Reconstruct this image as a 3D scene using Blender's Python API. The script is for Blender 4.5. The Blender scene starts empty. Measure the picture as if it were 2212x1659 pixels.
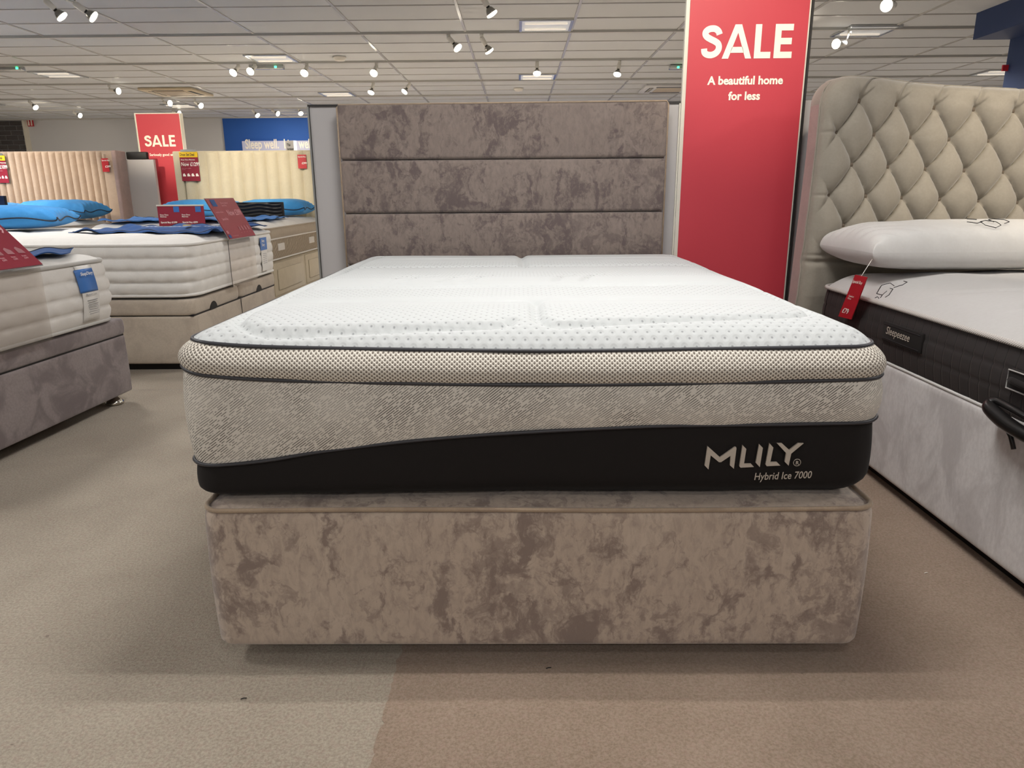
import bpy, bmesh, math, random
import numpy as np
from mathutils import Vector, Matrix, Quaternion
from mathutils.geometry import tessellate_polygon
random.seed(7)
S = bpy.context.scene
COL = S.collection
PI = math.pi

# ------------------------------------------------------------------ camera
H, FPX = 1.056, 1540.0
TH, PSI, RO = math.radians(15.04), math.radians(0.60), math.radians(0.45)
FW = Vector((-math.sin(PSI)*math.cos(TH), math.cos(PSI)*math.cos(TH), -math.sin(TH)))
R0 = Vector((math.cos(PSI), math.sin(PSI), 0)); U0 = R0.cross(FW)
RT = math.cos(RO)*R0 - math.sin(RO)*U0
UP = math.sin(RO)*R0 + math.cos(RO)*U0
cam_data = bpy.data.cameras.new('camera'); cam = bpy.data.objects.new('camera', cam_data); COL.objects.link(cam)
M3 = Matrix((RT, UP, -FW)).transposed()
cam.matrix_world = Matrix.Translation((0, 0, H)) @ M3.to_4x4()
cam_data.sensor_width = 36.0; cam_data.lens = FPX/2212*36.0
cam_data.clip_start = 0.05; cam_data.clip_end = 100
S.camera = cam

def at(x, y, X=None, Y=None, Z=None):
    """world point seen at a photo pixel, on a plane of known X, Y or Z"""
    d = FW + (x-1106)/FPX*RT - (y-829.5)/FPX*UP
    t = X/d.x if X is not None else (Y/d.y if Y is not None else (Z-H)/d.z)
    return Vector((0, 0, H)) + t*d

# ------------------------------------------------------------------ world, exposure, large lights
w = bpy.data.worlds.new('world'); S.world = w; w.use_nodes = True
w.node_tree.nodes['Background'].inputs[0].default_value = (.9, .92, 1, 1)
w.node_tree.nodes['Background'].inputs[1].default_value = 0.3
S.view_settings.view_transform = 'Standard'; S.view_settings.look = 'None'
S.view_settings.gamma = 1; S.view_settings.use_curve_mapping = False
S.view_settings.exposure = 0.0

def area(name, loc, sx, sy, watts, col=(1, .98, .96), spread=180, parent=None):
    l = bpy.data.lights.new(name, 'AREA'); l.shape = 'RECTANGLE'; l.size = sx; l.size_y = sy
    l.energy = watts; l.color = col; l.spread = math.radians(spread)
    o = bpy.data.objects.new(name, l); COL.objects.link(o); o.location = loc
    if parent: o.parent = parent
    return o
MAIN_W = 24.5      # each of the two tubes over the near bed
FIX_W = 44.0       # ceiling fixtures near the camera
FAR_W = 95.0       # ceiling fixtures in the far half of the shop
SPOT_K = 1.0

# ------------------------------------------------------------------ helpers
def lin(c):
    if isinstance(c, str):
        c = [int(c[i:i+2], 16)/255 for i in (0, 2, 4)]
    return tuple((v/12.92 if v <= .04045 else ((v+.055)/1.055)**2.4) for v in c)[:3] + (1,)

ORG = {}
def org(p): return ORG.get(p.name, Vector((0, 0, 0))) if p is not None else Vector((0, 0, 0))

def tag(o, label=None, cat=None, group=None, kind=None):
    if label: o['label'] = label
    if cat: o['category'] = cat
    if group: o['group'] = group
    if kind: o['kind'] = kind
    return o

def thing(name, label, cat, loc=(0, 0, 0), rotz=0, group=None):
    o = bpy.data.objects.new(name, None); COL.objects.link(o)
    o.empty_display_size = .05
    o.location = loc; o.rotation_euler = (0, 0, rotz)
    ORG[o.name] = Vector(loc)
    return tag(o, label, cat, group)

def mobj(name, verts, faces, mat, parent=None, smooth=False, uvs=None, label=None):
    og = org(parent)
    if og.length > 0: verts = [(v[0]-og.x, v[1]-og.y, v[2]-og.z) for v in verts]
    me = bpy.data.meshes.new(name); me.from_pydata([tuple(v) for v in verts], [], faces); me.update()
    if mat: me.materials.append(mat)
    if smooth: me.polygons.foreach_set('use_smooth', [True]*len(me.polygons))
    if uvs is not None:
        ul = me.uv_layers.new(name='uv')
        idx = np.empty(len(me.loops), dtype=np.int32); me.loops.foreach_get('vertex_index', idx)
        ul.data.foreach_set('uv', np.asarray(uvs, dtype=np.float32)[idx].ravel())
    o = bpy.data.objects.new(name, me); COL.objects.link(o)
    if parent is not None:
        o.parent = parent
    ORG[o.name] = og if parent is not None else Vector((0, 0, 0))
    if label: o['label'] = label
    return o

def from_bm(name, bm, mat, parent=None, smooth=False, label=None):
    og = org(parent)
    bmesh.ops.recalc_face_normals(bm, faces=bm.faces)
    bmesh.ops.translate(bm, verts=bm.verts, vec=-og)
    me = bpy.data.meshes.new(name); bm.to_mesh(me); bm.free()
    if mat: me.materials.append(mat)
    if smooth: me.polygons.foreach_set('use_smooth', [True]*len(me.polygons))
    o = bpy.data.objects.new(name, me); COL.objects.link(o)
    if parent is not None: o.parent = parent
    ORG[o.name] = og
    if label: o['label'] = label
    return o

def box(name, x0, x1, y0, y1, z0, z1, mat, parent=None, bev=0, seg=3, label=None, smooth=None):
    bm = bmesh.new()
    v = [bm.verts.new((x, y, z)) for z in (z0, z1) for y in (y0, y1) for x in (x0, x1)]
    for f in ((0, 2, 3, 1), (4, 5, 7, 6), (0, 1, 5, 4), (2, 6, 7, 3), (0, 4, 6, 2), (1, 3, 7, 5)):
        bm.faces.new([v[i] for i in f])
    if bev: bmesh.ops.bevel(bm, geom=list(bm.edges), offset=bev, segments=seg, profile=.5, affect='EDGES')
    return from_bm(name, bm, mat, parent, bool(bev) if smooth is None else smooth, label)

def prism(name, poly, depth, frame, mat, parent=None, label=None, smooth=False):
    """poly: 2D outline; frame(u, v, w) -> world; extruded by depth in w"""
    n = len(poly)
    vs = [frame(p[0], p[1], 0) for p in poly] + [frame(p[0], p[1], depth) for p in poly]
    bm = bmesh.new(); bv = [bm.verts.new(v) for v in vs]
    bm.faces.new(bv[:n]); bm.faces.new(bv[n:][::-1])
    for i in range(n): bm.faces.new((bv[i], bv[(i+1) % n], bv[n+(i+1) % n], bv[n+i]))
    f = [f for f in bm.faces if len(f.verts) > 4]
    if f: bmesh.ops.triangulate(bm, faces=f)
    return from_bm(name, bm, mat, parent, smooth, label)

def multi_prism(name, polys, depth, frame, mat, parent=None, label=None):
    bm = bmesh.new()
    for poly in polys:
        n = len(poly)
        bv = [bm.verts.new(frame(p[0], p[1], 0)) for p in poly] + [bm.verts.new(frame(p[0], p[1], depth)) for p in poly]
        fs = [bm.faces.new(bv[:n]), bm.faces.new(bv[n:][::-1])]
        for i in range(n): bm.faces.new((bv[i], bv[(i+1) % n], bv[n+(i+1) % n], bv[n+i]))
        fs = [f for f in fs if len(f.verts) > 4]
        if fs: bmesh.ops.triangulate(bm, faces=fs)
    return from_bm(name, bm, mat, parent, False, label)

def tube(name, pts, r, mat, parent=None, closed=False, ns=8, label=None, caps=True):
    P = [Vector(p) for p in pts]; n = len(P); vs = []; fs = []
    for i in range(n):
        a = P[(i-1) % n] if (closed or i > 0) else P[i]
        b = P[(i+1) % n] if (closed or i < n-1) else P[i]
        t = (b-a).normalized()
        ref = Vector((0, 0, 1)) if abs(t.z) < .9 else Vector((1, 0, 0))
        s = t.cross(ref).normalized(); u = s.cross(t)
        rr = r[i] if isinstance(r, (list, tuple)) else r
        for k in range(ns):
            an = 2*PI*k/ns
            vs.append(P[i] + rr*(math.cos(an)*s + math.sin(an)*u))
    for i in range(n if closed else n-1):
        j = (i+1) % n
        for k in range(ns):
            l = (k+1) % ns
            fs.append((i*ns+k, i*ns+l, j*ns+l, j*ns+k))
    if not closed and caps:
        fs.append(tuple(range(ns))[::-1]); fs.append(tuple((n-1)*ns+k for k in range(ns)))
    return mobj(name, vs, fs, mat, parent, True, None, label)

def lathe_mesh(name, prof, mat, n=20, axis='-z'):
    """profile (r, h); h runs down -z"""
    vs = []; fs = []
    for r, h in prof:
        for k in range(n):
            a = 2*PI*k/n; vs.append((r*math.cos(a), r*math.sin(a), -h if axis == '-z' else h))
    m = len(prof)
    for i in range(m-1):
        for k in range(n):
            l = (k+1) % n; fs.append((i*n+k, i*n+l, (i+1)*n+l, (i+1)*n+k))
    fs.append(tuple(range(n))); fs.append(tuple((m-1)*n+k for k in range(n))[::-1])
    me = bpy.data.meshes.new(name); me.from_pydata(vs, [], fs)
    me.materials.append(mat)
    bm = bmesh.new(); bm.from_mesh(me); bmesh.ops.recalc_face_normals(bm, faces=bm.faces); bm.to_mesh(me); bm.free()
    me.polygons.foreach_set('use_smooth', [len(p.vertices) == 4 for p in me.polygons])
    return me

def link_mesh(name, me, parent, loc=(0, 0, 0), rot=None):
    o = bpy.data.objects.new(name, me); COL.objects.link(o); o.parent = parent; o.location = loc
    if rot is not None: o.rotation_mode = 'QUATERNION'; o.rotation_quaternion = rot
    return o

def gridobj(name, P, mat, parent=None, uv=None, label=None, solid=0):
    """P: numpy array (ny, nx, 3)"""
    ny, nx = P.shape[:2]
    og = org(parent)
    V = (P.reshape(-1, 3) - np.array(og)).tolist()
    i = np.arange(ny*nx).reshape(ny, nx)
    F = np.stack([i[:-1, :-1], i[:-1, 1:], i[1:, 1:], i[1:, :-1]], -1).reshape(-1, 4).tolist()
    me = bpy.data.meshes.new(name); me.from_pydata(V, [], F); me.update()
    me.materials.append(mat); me.polygons.foreach_set('use_smooth', [True]*len(me.polygons))
    if uv is not None:
        ul = me.uv_layers.new(name='uv')
        idx = np.empty(len(me.loops), dtype=np.int32); me.loops.foreach_get('vertex_index', idx)
        ul.data.foreach_set('uv', uv.reshape(-1, 2).astype(np.float32)[idx].ravel())
    o = bpy.data.objects.new(name, me); COL.objects.link(o)
    if parent is not None: o.parent = parent
    ORG[o.name] = og
    if label: o['label'] = label
    if solid:
        md = o.modifiers.new('thickness', 'SOLIDIFY'); md.thickness = solid; md.offset = 0
    return o

def text(name, body, size, frame, mat, parent=None, bold=0.0, align='LEFT', shear=0.0, depth=.0004, wide=1.0, label=None, space=1.0):
    """frame(u, v, w) -> world point; flat lettering a hair proud of its surface"""
    cu = bpy.data.curves.new('lettering_curve', 'FONT'); cu.body = body; cu.size = size; cu.align_x = align
    cu.offset = bold; cu.shear = shear; cu.resolution_u = 3; cu.space_character = space
    tmp = bpy.data.objects.new('tmp', cu); COL.objects.link(tmp)
    dg = bpy.context.evaluated_depsgraph_get()
    me = bpy.data.meshes.new_from_object(tmp.evaluated_get(dg))
    bpy.data.objects.remove(tmp); bpy.data.curves.remove(cu)
    og = org(parent)
    for v in me.vertices:
        v.co = frame(v.co.x*wide, v.co.y, .0012) - og
    me.materials.clear(); me.materials.append(mat); me.name = name
    o = bpy.data.objects.new(name, me); COL.objects.link(o)
    if parent is not None: o.parent = parent
    ORG[o.name] = og
    if label: o['label'] = label
    return o

def frame_front(x, y, z):      # facing the camera (-Y), u to the right, v up
    return lambda u, v, w_: Vector((x+u, y-w_, z+v))
def frame_side(x, y, z, sgn=1):  # facing +X (sgn=1): u runs along +Y ; facing -X (sgn=-1): u runs along -Y
    return lambda u, v, w_: Vector((x+sgn*w_, y+sgn*u, z+v))
def frame_any(o, eu, ev):
    o = Vector(o); eu = Vector(eu).normalized(); ev = Vector(ev).normalized(); en = eu.cross(ev)
    return lambda u, v, w_: o + eu*u + ev*v + en*w_

# ------------------------------------------------------------------ materials
class NT:
    def __init__(s, name):
        s.m = bpy.data.materials.new(name); s.m.use_nodes = True
        s.t = s.m.node_tree; s.b = s.t.nodes['Principled BSDF']
    def n(s, typ, **kw):
        nd = s.t.nodes.new(typ)
        for k, v in kw.items(): setattr(nd, k, v)
        return nd
    def l(s, a, b): s.t.links.new(a, b)
    def set(s, **kw):
        for k, v in kw.items(): s.b.inputs[k.replace('_', ' ')].default_value = v
    def math(s, op, a, b=None, c=None, clamp=False):
        nd = s.n('ShaderNodeMath', operation=op); nd.use_clamp = clamp
        for i, v in enumerate((a, b, c)):
            if v is None: continue
            if isinstance(v, (int, float)): nd.inputs[i].default_value = v
            else: s.l(v, nd.inputs[i])
        return nd.outputs[0]
    def noise(s, vec, scale, detail=4, rough=.5, dist=0, out=0):
        nd = s.n('ShaderNodeTexNoise'); s.l(vec, nd.inputs['Vector'])
        nd.inputs['Scale'].default_value = scale; nd.inputs['Detail'].default_value = detail
        nd.inputs['Roughness'].default_value = rough; nd.inputs['Distortion'].default_value = dist
        return nd.outputs[out]
    def mapping(s, vec, scale=(1, 1, 1), rot=(0, 0, 0), loc=(0, 0, 0)):
        nd = s.n('ShaderNodeMapping'); s.l(vec, nd.inputs[0])
        nd.inputs['Scale'].default_value = scale; nd.inputs['Rotation'].default_value = rot; nd.inputs['Location'].default_value = loc
        return nd.outputs[0]
    def ramp(s, fac, lo, hi, a=0., b=1.):
        nd = s.n('ShaderNodeMapRange'); nd.interpolation_type = 'SMOOTHSTEP'
        s.l(fac, nd.inputs[0])
        for i, v in zip((1, 2, 3, 4), (lo, hi, a, b)): nd.inputs[i].default_value = v
        return nd.outputs[0]
    def mix(s, fac, a, b, mode='MIX'):
        nd = s.n('ShaderNodeMixRGB', blend_type=mode)
        for i, v in enumerate((fac, a, b)):
            if isinstance(v, (int, float)): nd.inputs[i].default_value = v
            elif isinstance(v, tuple): nd.inputs[i].default_value = v
            else: s.l(v, nd.inputs[i])
        return nd.outputs[0]
    def bump(s, h, strength=.3, dist=.002):
        nd = s.n('ShaderNodeBump'); nd.inputs['Strength'].default_value = strength; nd.inputs['Distance'].default_value = dist
        s.l(h, nd.inputs['Height']); s.l(nd.outputs[0], s.b.inputs['Normal'])
    def obj(s): return s.n('ShaderNodeTexCoord').outputs['Object']
    def uv(s): return s.n('ShaderNodeTexCoord').outputs['UV']
    def color(s, c):
        if isinstance(c, tuple): s.b.inputs['Base Color'].default_value = c
        else: s.l(c, s.b.inputs['Base Color'])

def plain(name, c, rough=.6, metal=0, spec=None, emit=0, grain=0, gs=400):
    t = NT(name); col = lin(c); t.color(col); t.set(Roughness=rough, Metallic=metal)
    if spec is not None: t.b.inputs['Specular IOR Level'].default_value = spec
    if emit: t.b.inputs['Emission Color'].default_value = col; t.b.inputs['Emission Strength'].default_value = emit
    if grain:
        nz = t.noise(t.obj(), gs, 3); t.bump(nz, grain, .001)
    return t.m

def fabric(name, c, c2=None, scale=8, amount=.5, rough=.85, sheen=.3, fine=300, bump=.25, stretch=(1, 1, 1), lo=.42, hi=.62):
    t = NT(name); o = t.mapping(t.obj(), stretch); a = lin(c)
    if c2:
        n1 = t.noise(o, scale, 6, .6, .6); n1 = t.ramp(n1, lo, hi)
        f = t.math('MULTIPLY', n1, amount); colr = t.mix(f, a, lin(c2))
        fn = t.noise(o, scale*14, 3); colr = t.mix(t.ramp(fn, .3, .7, 0, .25), colr, lin(c2))
        t.color(colr)
    else: t.color(a)
    t.set(Roughness=rough); t.b.inputs['Sheen Weight'].default_value = sheen; t.b.inputs['Sheen Roughness'].default_value = .4
    t.b.inputs['Specular IOR Level'].default_value = .2
    t.bump(t.noise(o, fine, 2), bump, .001)
    return t.m

def crushed(name, base, dark, light, rot=0.0, seed=0.0):
    """crushed velvet with large dark blotches"""
    t = NT(name); o = t.mapping(t.obj(), (1, 1, 1), (0, 0, 0), (seed, seed*.7, seed*1.3))
    warp = t.n('ShaderNodeVectorMath', operation='ADD')
    nz = t.noise(o, 9, 4, .6, 0, 1); sc = t.n('ShaderNodeVectorMath', operation='SCALE'); t.l(nz, sc.inputs[0]); sc.inputs['Scale'].default_value = .12
    t.l(o, warp.inputs[0]); t.l(sc.outputs[0], warp.inputs[1]); wv = warp.outputs[0]
    big = t.noise(wv, 3.4, 5, .62, .4); med = t.noise(t.mapping(wv, (1, 1, .75)), 9.5, 7, .68, .9)
    fine = t.noise(t.mapping(o, (1, 1, .45)), 60, 5, .65, .6)
    m = t.math('ADD', t.math('MULTIPLY', big, .28), t.math('MULTIPLY', med, .72))
    m = t.math('ADD', m, t.math('MULTIPLY', t.math('SUBTRACT', fine, .5), .16))
    f = t.ramp(m, .485, .60, 0, .95)
    c = t.mix(f, lin(base), lin(dark))
    m2 = t.math('ADD', t.noise(t.mapping(wv, (1, 1, .7), (0, 0, 0), (5.3, 1.7, 2.2)), 17, 8, .7, 1.1), t.math('MULTIPLY', t.math('SUBTRACT', big, .5), .5))
    c = t.mix(t.ramp(m2, .50, .62, 0, .62), c, lin(dark))
    l = t.ramp(t.noise(wv, 5, 5, .6, .5), .5, .68, 0, .55)
    l = t.math('MULTIPLY', l, t.math('SUBTRACT', 1., f)); c = t.mix(l, c, lin(light))
    c = t.mix(t.ramp(fine, .35, .7, 0, .36), c, lin(dark))
    t.color(c); t.set(Roughness=.8); t.b.inputs['Sheen Weight'].default_value = .35
    t.b.inputs['Specular IOR Level'].default_value = .25
    h = t.math('ADD', t.math('MULTIPLY', fine, .8), t.math('MULTIPLY', t.noise(o, 260, 2), .4))
    t.bump(h, .35, .003)
    return t.m

def hexdots(t, x, y, px, py, rad, soft=.25):
    """mask of dots on a staggered lattice; x, y sockets in metres"""
    def g(ox):
        a = t.math('ADD', t.math('DIVIDE', x, px), ox); b = t.math('ADD', t.math('DIVIDE', y, py), ox)
        a = t.math('MULTIPLY', t.math('SUBTRACT', t.math('FRACT', a), .5), px)
        b = t.math('MULTIPLY', t.math('SUBTRACT', t.math('FRACT', b), .5), py)
        return t.math('SQRT', t.math('ADD', t.math('MULTIPLY', a, a), t.math('MULTIPLY', b, b)))
    d = t.math('MINIMUM', g(0.0), g(0.5))
    return t.ramp(d, rad*(1-soft), rad*(1+soft), 1, 0)

def mk_top():
    t = NT('ice_knit_top'); sp = t.n('ShaderNodeSeparateXYZ'); t.l(t.obj(), sp.inputs[0]); x, y = sp.outputs[0], sp.outputs[1]
    d = hexdots(t, x, y, .0252, .0330, .0024, .5)
    d2 = hexdots(t, x, y, .0252, .0330, .0062, .5)
    # quilted zones along the length: dotted, smooth, dotted, smooth ... (object y runs -0.98 .. 0.98)
    zones = None
    for a, b in ((-1.2, -.66), (-.50, -.33), (-.12, .12), (.24, .42), (.80, .90)):
        k = t.math('MULTIPLY', t.ramp(y, a-.03, a+.03), t.ramp(y, b-.04, b+.04, 1, 0))
        zones = k if zones is None else t.math('MAXIMUM', zones, k)
    d = t.math('MULTIPLY', d, zones); d2 = t.math('MULTIPLY', d2, zones)
    t.color(t.mix(t.math('MULTIPLY', d, .62), lin('c4c7c7'), lin('6c6e71')))
    t.set(Roughness=.8); t.b.inputs['Sheen Weight'].default_value = .1; t.b.inputs['Specular IOR Level'].default_value = .3
    fine = t.noise(t.obj(), 500, 2)
    t.bump(t.math('ADD', t.math('MULTIPLY', d2, -1.), t.math('MULTIPLY', fine, .05)), .45, .003)
    return t.m

def mk_spacer():
    t = NT('spacer_mesh'); sp = t.n('ShaderNodeSeparateXYZ'); t.l(t.uv(), sp.inputs[0]); x, y = sp.outputs[0], sp.outputs[1]
    d = hexdots(t, x, y, .0109, .0090, .0023, .3); d2 = hexdots(t, x, y, .0109, .0090, .0034, .4)
    t.color(t.mix(t.math('MULTIPLY', d, .95), lin('e4ddd1'), lin('6a6259'))); t.set(Roughness=.85)
    t.b.inputs['Specular IOR Level'].default_value = .2
    t.bump(t.math('MULTIPLY', d2, -1.), .6, .003)
    return t.m

def mk_knit():
    t = NT('dashed_knit'); u = t.uv()
    r = t.mapping(u, (1, 1, 1), (0, 0, math.radians(-37)))
    sp = t.n('ShaderNodeSeparateXYZ'); t.l(r, sp.inputs[0])
    f = t.math('FRACT', t.math('DIVIDE', sp.outputs[1], .0046))
    line = t.math('MULTIPLY', t.ramp(f, .08, .2), t.ramp(f, .42, .58, 1, 0))
    cell = t.n('ShaderNodeTexNoise'); cv = t.mapping(r, (85, 217, 1))
    # one random value per dash: snap the across coordinate to its line
    s2 = t.n('ShaderNodeSeparateXYZ'); t.l(cv, s2.inputs[0])
    cb = t.n('ShaderNodeCombineXYZ'); t.l(s2.outputs[0], cb.inputs[0]); t.l(t.math('MULTIPLY', t.math('FLOOR', t.math('DIVIDE', sp.outputs[1], .0046)), 7.31), cb.inputs[1])
    t.l(cb.outputs[0], cell.inputs['Vector']); cell.inputs['Scale'].default_value = 1.; cell.inputs['Detail'].default_value = 2
    on = t.ramp(cell.outputs[0], .40, .47)
    dens = t.ramp(t.noise(u, 9, 3), .3, .7, .45, 1.)
    m = t.math('MULTIPLY', t.math('MULTIPLY', line, on), dens)
    t.color(t.mix(t.math('MULTIPLY', m, .95), lin('d8d2c8'), lin('3d3833'))); t.set(Roughness=.85)
    t.b.inputs['Specular IOR Level'].default_value = .2
    t.bump(t.math('MULTIPLY', m, -1.), .3, .001)
    return t.m

def mk_carpet(name, c, c2, seed=0):
    t = NT(name); o = t.mapping(t.obj(), (1, 1, 1), (0, 0, 0), (seed, seed, 0))
    a = t.ramp(t.noise(o, 2.2, 5, .6, .3), .35, .7, 0, .45)
    b = t.ramp(t.noise(o, 150, 4, .75), .36, .66, 0, 1.)
    f = t.math('MULTIPLY', t.math('ADD', a, b), .72)
    colr = t.mix(f, lin(c), lin(c2))
    colr = t.mix(t.ramp(t.noise(o, 60, 3, .6), .45, .7, 0, .22), colr, lin('a8877c'))
    fl = t.ramp(t.noise(o, 38, 2, .5), .74, .79, 0, .5)
    colr = t.mix(fl, colr, lin('5c5046'))
    t.color(colr); t.set(Roughness=.95); t.b.inputs['Sheen Weight'].default_value = .2; t.b.inputs['Specular IOR Level'].default_value = .1
    t.bump(t.noise(o, 230, 4, .7), .8, .006)
    return t.m

def mk_acrylic():
    m = bpy.data.materials.new('clear_acrylic'); m.use_nodes = True; nt = m.node_tree; nt.nodes.clear()
    out = nt.nodes.new('ShaderNodeOutputMaterial'); mx = nt.nodes.new('ShaderNodeMixShader')
    tr = nt.nodes.new('ShaderNodeBsdfTransparent'); tr.inputs[0].default_value = (.93, .92, .915, 1)
    gl = nt.nodes.new('ShaderNodeBsdfGlossy'); gl.inputs['Roughness'].default_value = .08
    mx.inputs[0].default_value = .07
    nt.links.new(tr.outputs[0], mx.inputs[1]); nt.links.new(gl.outputs[0], mx.inputs[2])
    nt.links.new(mx.outputs[0], out.inputs[0])
    return m

def mk_stripe():
    t = NT('striped_piping'); sp = t.n('ShaderNodeSeparateXYZ'); t.l(t.obj(), sp.inputs[0])
    f = t.math('FRACT', t.math('DIVIDE', t.math('ADD', sp.outputs[1], t.math('MULTIPLY', sp.outputs[2], 1.2)), .0085))
    k = t.math('MULTIPLY', t.ramp(f, .1, .2), t.ramp(f, .45, .55, 1, 0))
    t.color(t.mix(t.math('MULTIPLY', k, .75), lin('cfcac4'), lin('3a3634'))); t.set(Roughness=.7)
    return t.m

def mk_quilted_dark():
    t = NT('dark_quilted_border'); sp = t.n('ShaderNodeSeparateXYZ'); t.l(t.uv(), sp.inputs[0])
    f = t.math('FRACT', t.math('DIVIDE', sp.outputs[0], .045)); d = t.math('ABSOLUTE', t.math('SUBTRACT', f, .5))
    gr = t.ramp(d, .40, .5)
    t.color(t.mix(gr, lin('231f1f'), lin('121010'))); t.set(Roughness=.75); t.b.inputs['Sheen Weight'].default_value = .12
    t.b.inputs['Sheen Tint'].default_value = lin('8a8078')
    t.bump(t.math('ADD', t.math('MULTIPLY', gr, -1.), t.math('MULTIPLY', t.noise(t.obj(), 400, 2), .1)), .6, .004)
    return t.m

M = {}
M['top'] = mk_top(); M['spacer'] = mk_spacer(); M['knit'] = mk_knit()
M['black_fab'] = fabric('black_border_fabric', '1f1c1b', None, sheen=.05, fine=700, bump=.15)
M['piping'] = plain('charcoal_piping', '35353a', .45, spec=.5)
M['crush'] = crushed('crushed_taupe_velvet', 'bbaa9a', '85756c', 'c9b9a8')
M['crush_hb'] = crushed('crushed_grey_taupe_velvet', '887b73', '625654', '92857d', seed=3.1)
M['crush_pipe'] = fabric('taupe_piping_fabric', 'a8957f', '8f7c6c', 20)
M['purple_velvet'] = fabric('grey_mauve_velvet', '8d8381', '6b6161', 7, .75, lo=.4, hi=.62)
M['beige_velvet'] = fabric('beige_velvet', 'bdb1a1', 'a3968a', 7, .5)
M['silver_velvet'] = fabric('silver_grey_velvet', 'd6d3d2', 'aba6a5', 7, .6, stretch=(1, 1, .6), sheen=.5)
M['tuft_velvet'] = fabric('grey_beige_plush_velvet', '989185', '867f74', 7, .35, sheen=.45)
M['pink_reflection_velvet'] = fabric('velvet_pink_reflection', 'a8908a', '91807a', 9, .4)  # pinkish reflection on the tufted headboard side, painted into the velvet colour
M['fawn_velvet'] = fabric('fawn_velvet', 'b9a491', 'a5907e', 6, .3, sheen=.4)
M['cream_velvet'] = fabric('cream_velvet', 'c9c0a8', 'bab098', 6, .3, sheen=.4)
M['cream_base'] = fabric('cream_base_fabric', 'c0b49d', 'b0a48d', 9, .3)
M['white_quilt'] = fabric('white_quilt_fabric', 'e0ddd8', 'd3cfc9', 10, .3, sheen=.1, fine=200)
M['white_border'] = fabric('off_white_border_fabric', 'd6d2cd', 'cbc6bf', 10, .3, sheen=.1, fine=250)
M['grey_pipe'] = fabric('pale_grey_piping', 'b6b3ae', None)
M['taupe_border'] = fabric('taupe_border_fabric', 'ab9e8c', '9c8f7d', 10, .3)
M['white_E'] = fabric('white_stretch_cover', 'cfcdca', 'c6c3bf', 6, .2, sheen=.1, fine=120)
M['white_E_top'] = fabric('white_stretch_top', 'bcbab8', 'b3b0ad', 6, .2, sheen=.1, fine=120); M['dark_quilt'] = mk_quilted_dark(); M['stripe'] = mk_stripe()
M['blue'] = fabric('bright_blue_cotton', '4590cc', '367dbb', 6, .4, sheen=.1)
M['navy_cloth'] = fabric('navy_cotton', '2a4f86', '20406f', 8, .4, sheen=.1)
M['blue_runner'] = fabric('royal_blue_cotton', '4a86cf', '3a72bd', 6, .4, sheen=.1)
M['ink'] = plain('dark_navy_trim', '0b1426', .6)
M['black'] = plain('matt_black', '0c0b0b', .6)
M['black_plastic'] = plain('black_plastic', '151414', .32, grain=.2, gs=60)
M['chrome'] = plain('chrome', 'd8d4cc', .15, 1)
M['white_print'] = plain('white_print', 'f3efe6', .6)
M['cream_print'] = plain('cream_print', 'f7f1e2', .6)
M['silver_thread'] = plain('silver_grey_lettering', 'bdb3a6', .5)
M['panel'] = plain('pale_grey_laminate', 'b2afaf', .5, grain=.05)
M['alu'] = plain('aluminium_trim', 'a5a7a5', .35, .8)
M['trim_dark'] = plain('dark_trim', '2a2827', .4)
M['frame_white'] = plain('white_frame', 'dcd8cb', .4)
M['red'] = plain('sale_red', 'c23b48', .5, grain=.05)
M['sign_red'] = plain('sign_crimson', '8e2a3a', .3)
M['tag_red'] = plain('tag_red', 'b3202b', .35)
M['yellow'] = plain('yellow_strip', 'e9c11c', .5)
M['sign_blue'] = plain('sign_blue', '3b6fb4', .4)
M['grey_print'] = plain('grey_small_print', '8b8a8c', .6)
M['pink_print'] = plain('pale_pink_print', 'd39aa0', .6)
M['wall_far'] = plain('warm_grey_paint', 'c9cbd0', .8, grain=.1, gs=40)
M['wall_blue'] = plain('blue_paint', '1e56ac', .7, grain=.1, gs=40)
M['navy_paint'] = plain('navy_paint', '1f345e', .6)
M['tile_dark'] = plain('glazed_charcoal_tile', '4a4646', .18)
M['grout'] = plain('grout', '8b8b8f', .8)
M['lightbox'] = plain('pale_lilac_lightbox', 'a9adc6', .5, emit=.25)
M['box_white'] = plain('white_display_box', 'c4c5c9', .5)
M['lamp_white'] = plain('white_lamp_enamel', 'cfcdc8', .4)
M['reflector'] = plain('reflector_metal', '8c8a86', .25, .8)
M['lens'] = plain('lit_lamp_lens', 'fff4dc', .3, emit=9)
M['lens_off'] = plain('unlit_lens', '9a9894', .2)
M['tubelight'] = plain('fluorescent_tube', 'fff6e8', .4, emit=.35)
M['louvre'] = plain('louvre_metal', 'b9bcbd', .25, .7)
M['diffuser'] = plain('prismatic_diffuser', 'd4d8db', .25, emit=.16)
M['led'] = plain('green_led', '35f08a', .4, emit=6)
M['acrylic'] = mk_acrylic()
def mk_tile():
    t = NT('mineral_ceiling_tile'); o = t.n('ShaderNodeTexCoord').outputs['Object']
    oi = t.n('ShaderNodeObjectInfo').outputs['Random']
    c = t.mix(t.math('MULTIPLY', oi, .5), lin('b9bdc3'), lin('b0b3b8'))
    t.color(c); t.set(Roughness=.85); t.bump(t.noise(o, 180, 3), .2, .001); return t.m
M['ctile'] = mk_tile()
M['rail'] = plain('ceiling_rail_metal', 'b9b8b6', .22, 0, .6)
M['track'] = plain('track_metal', 'aeaeac', .35, 0)
M['carpet'] = mk_carpet('beige_carpet', 'b9ae9c', '8f8272')
M['carpet_pink'] = mk_carpet('rose_taupe_carpet', 'aa9583', '86735f', 3.3)

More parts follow.
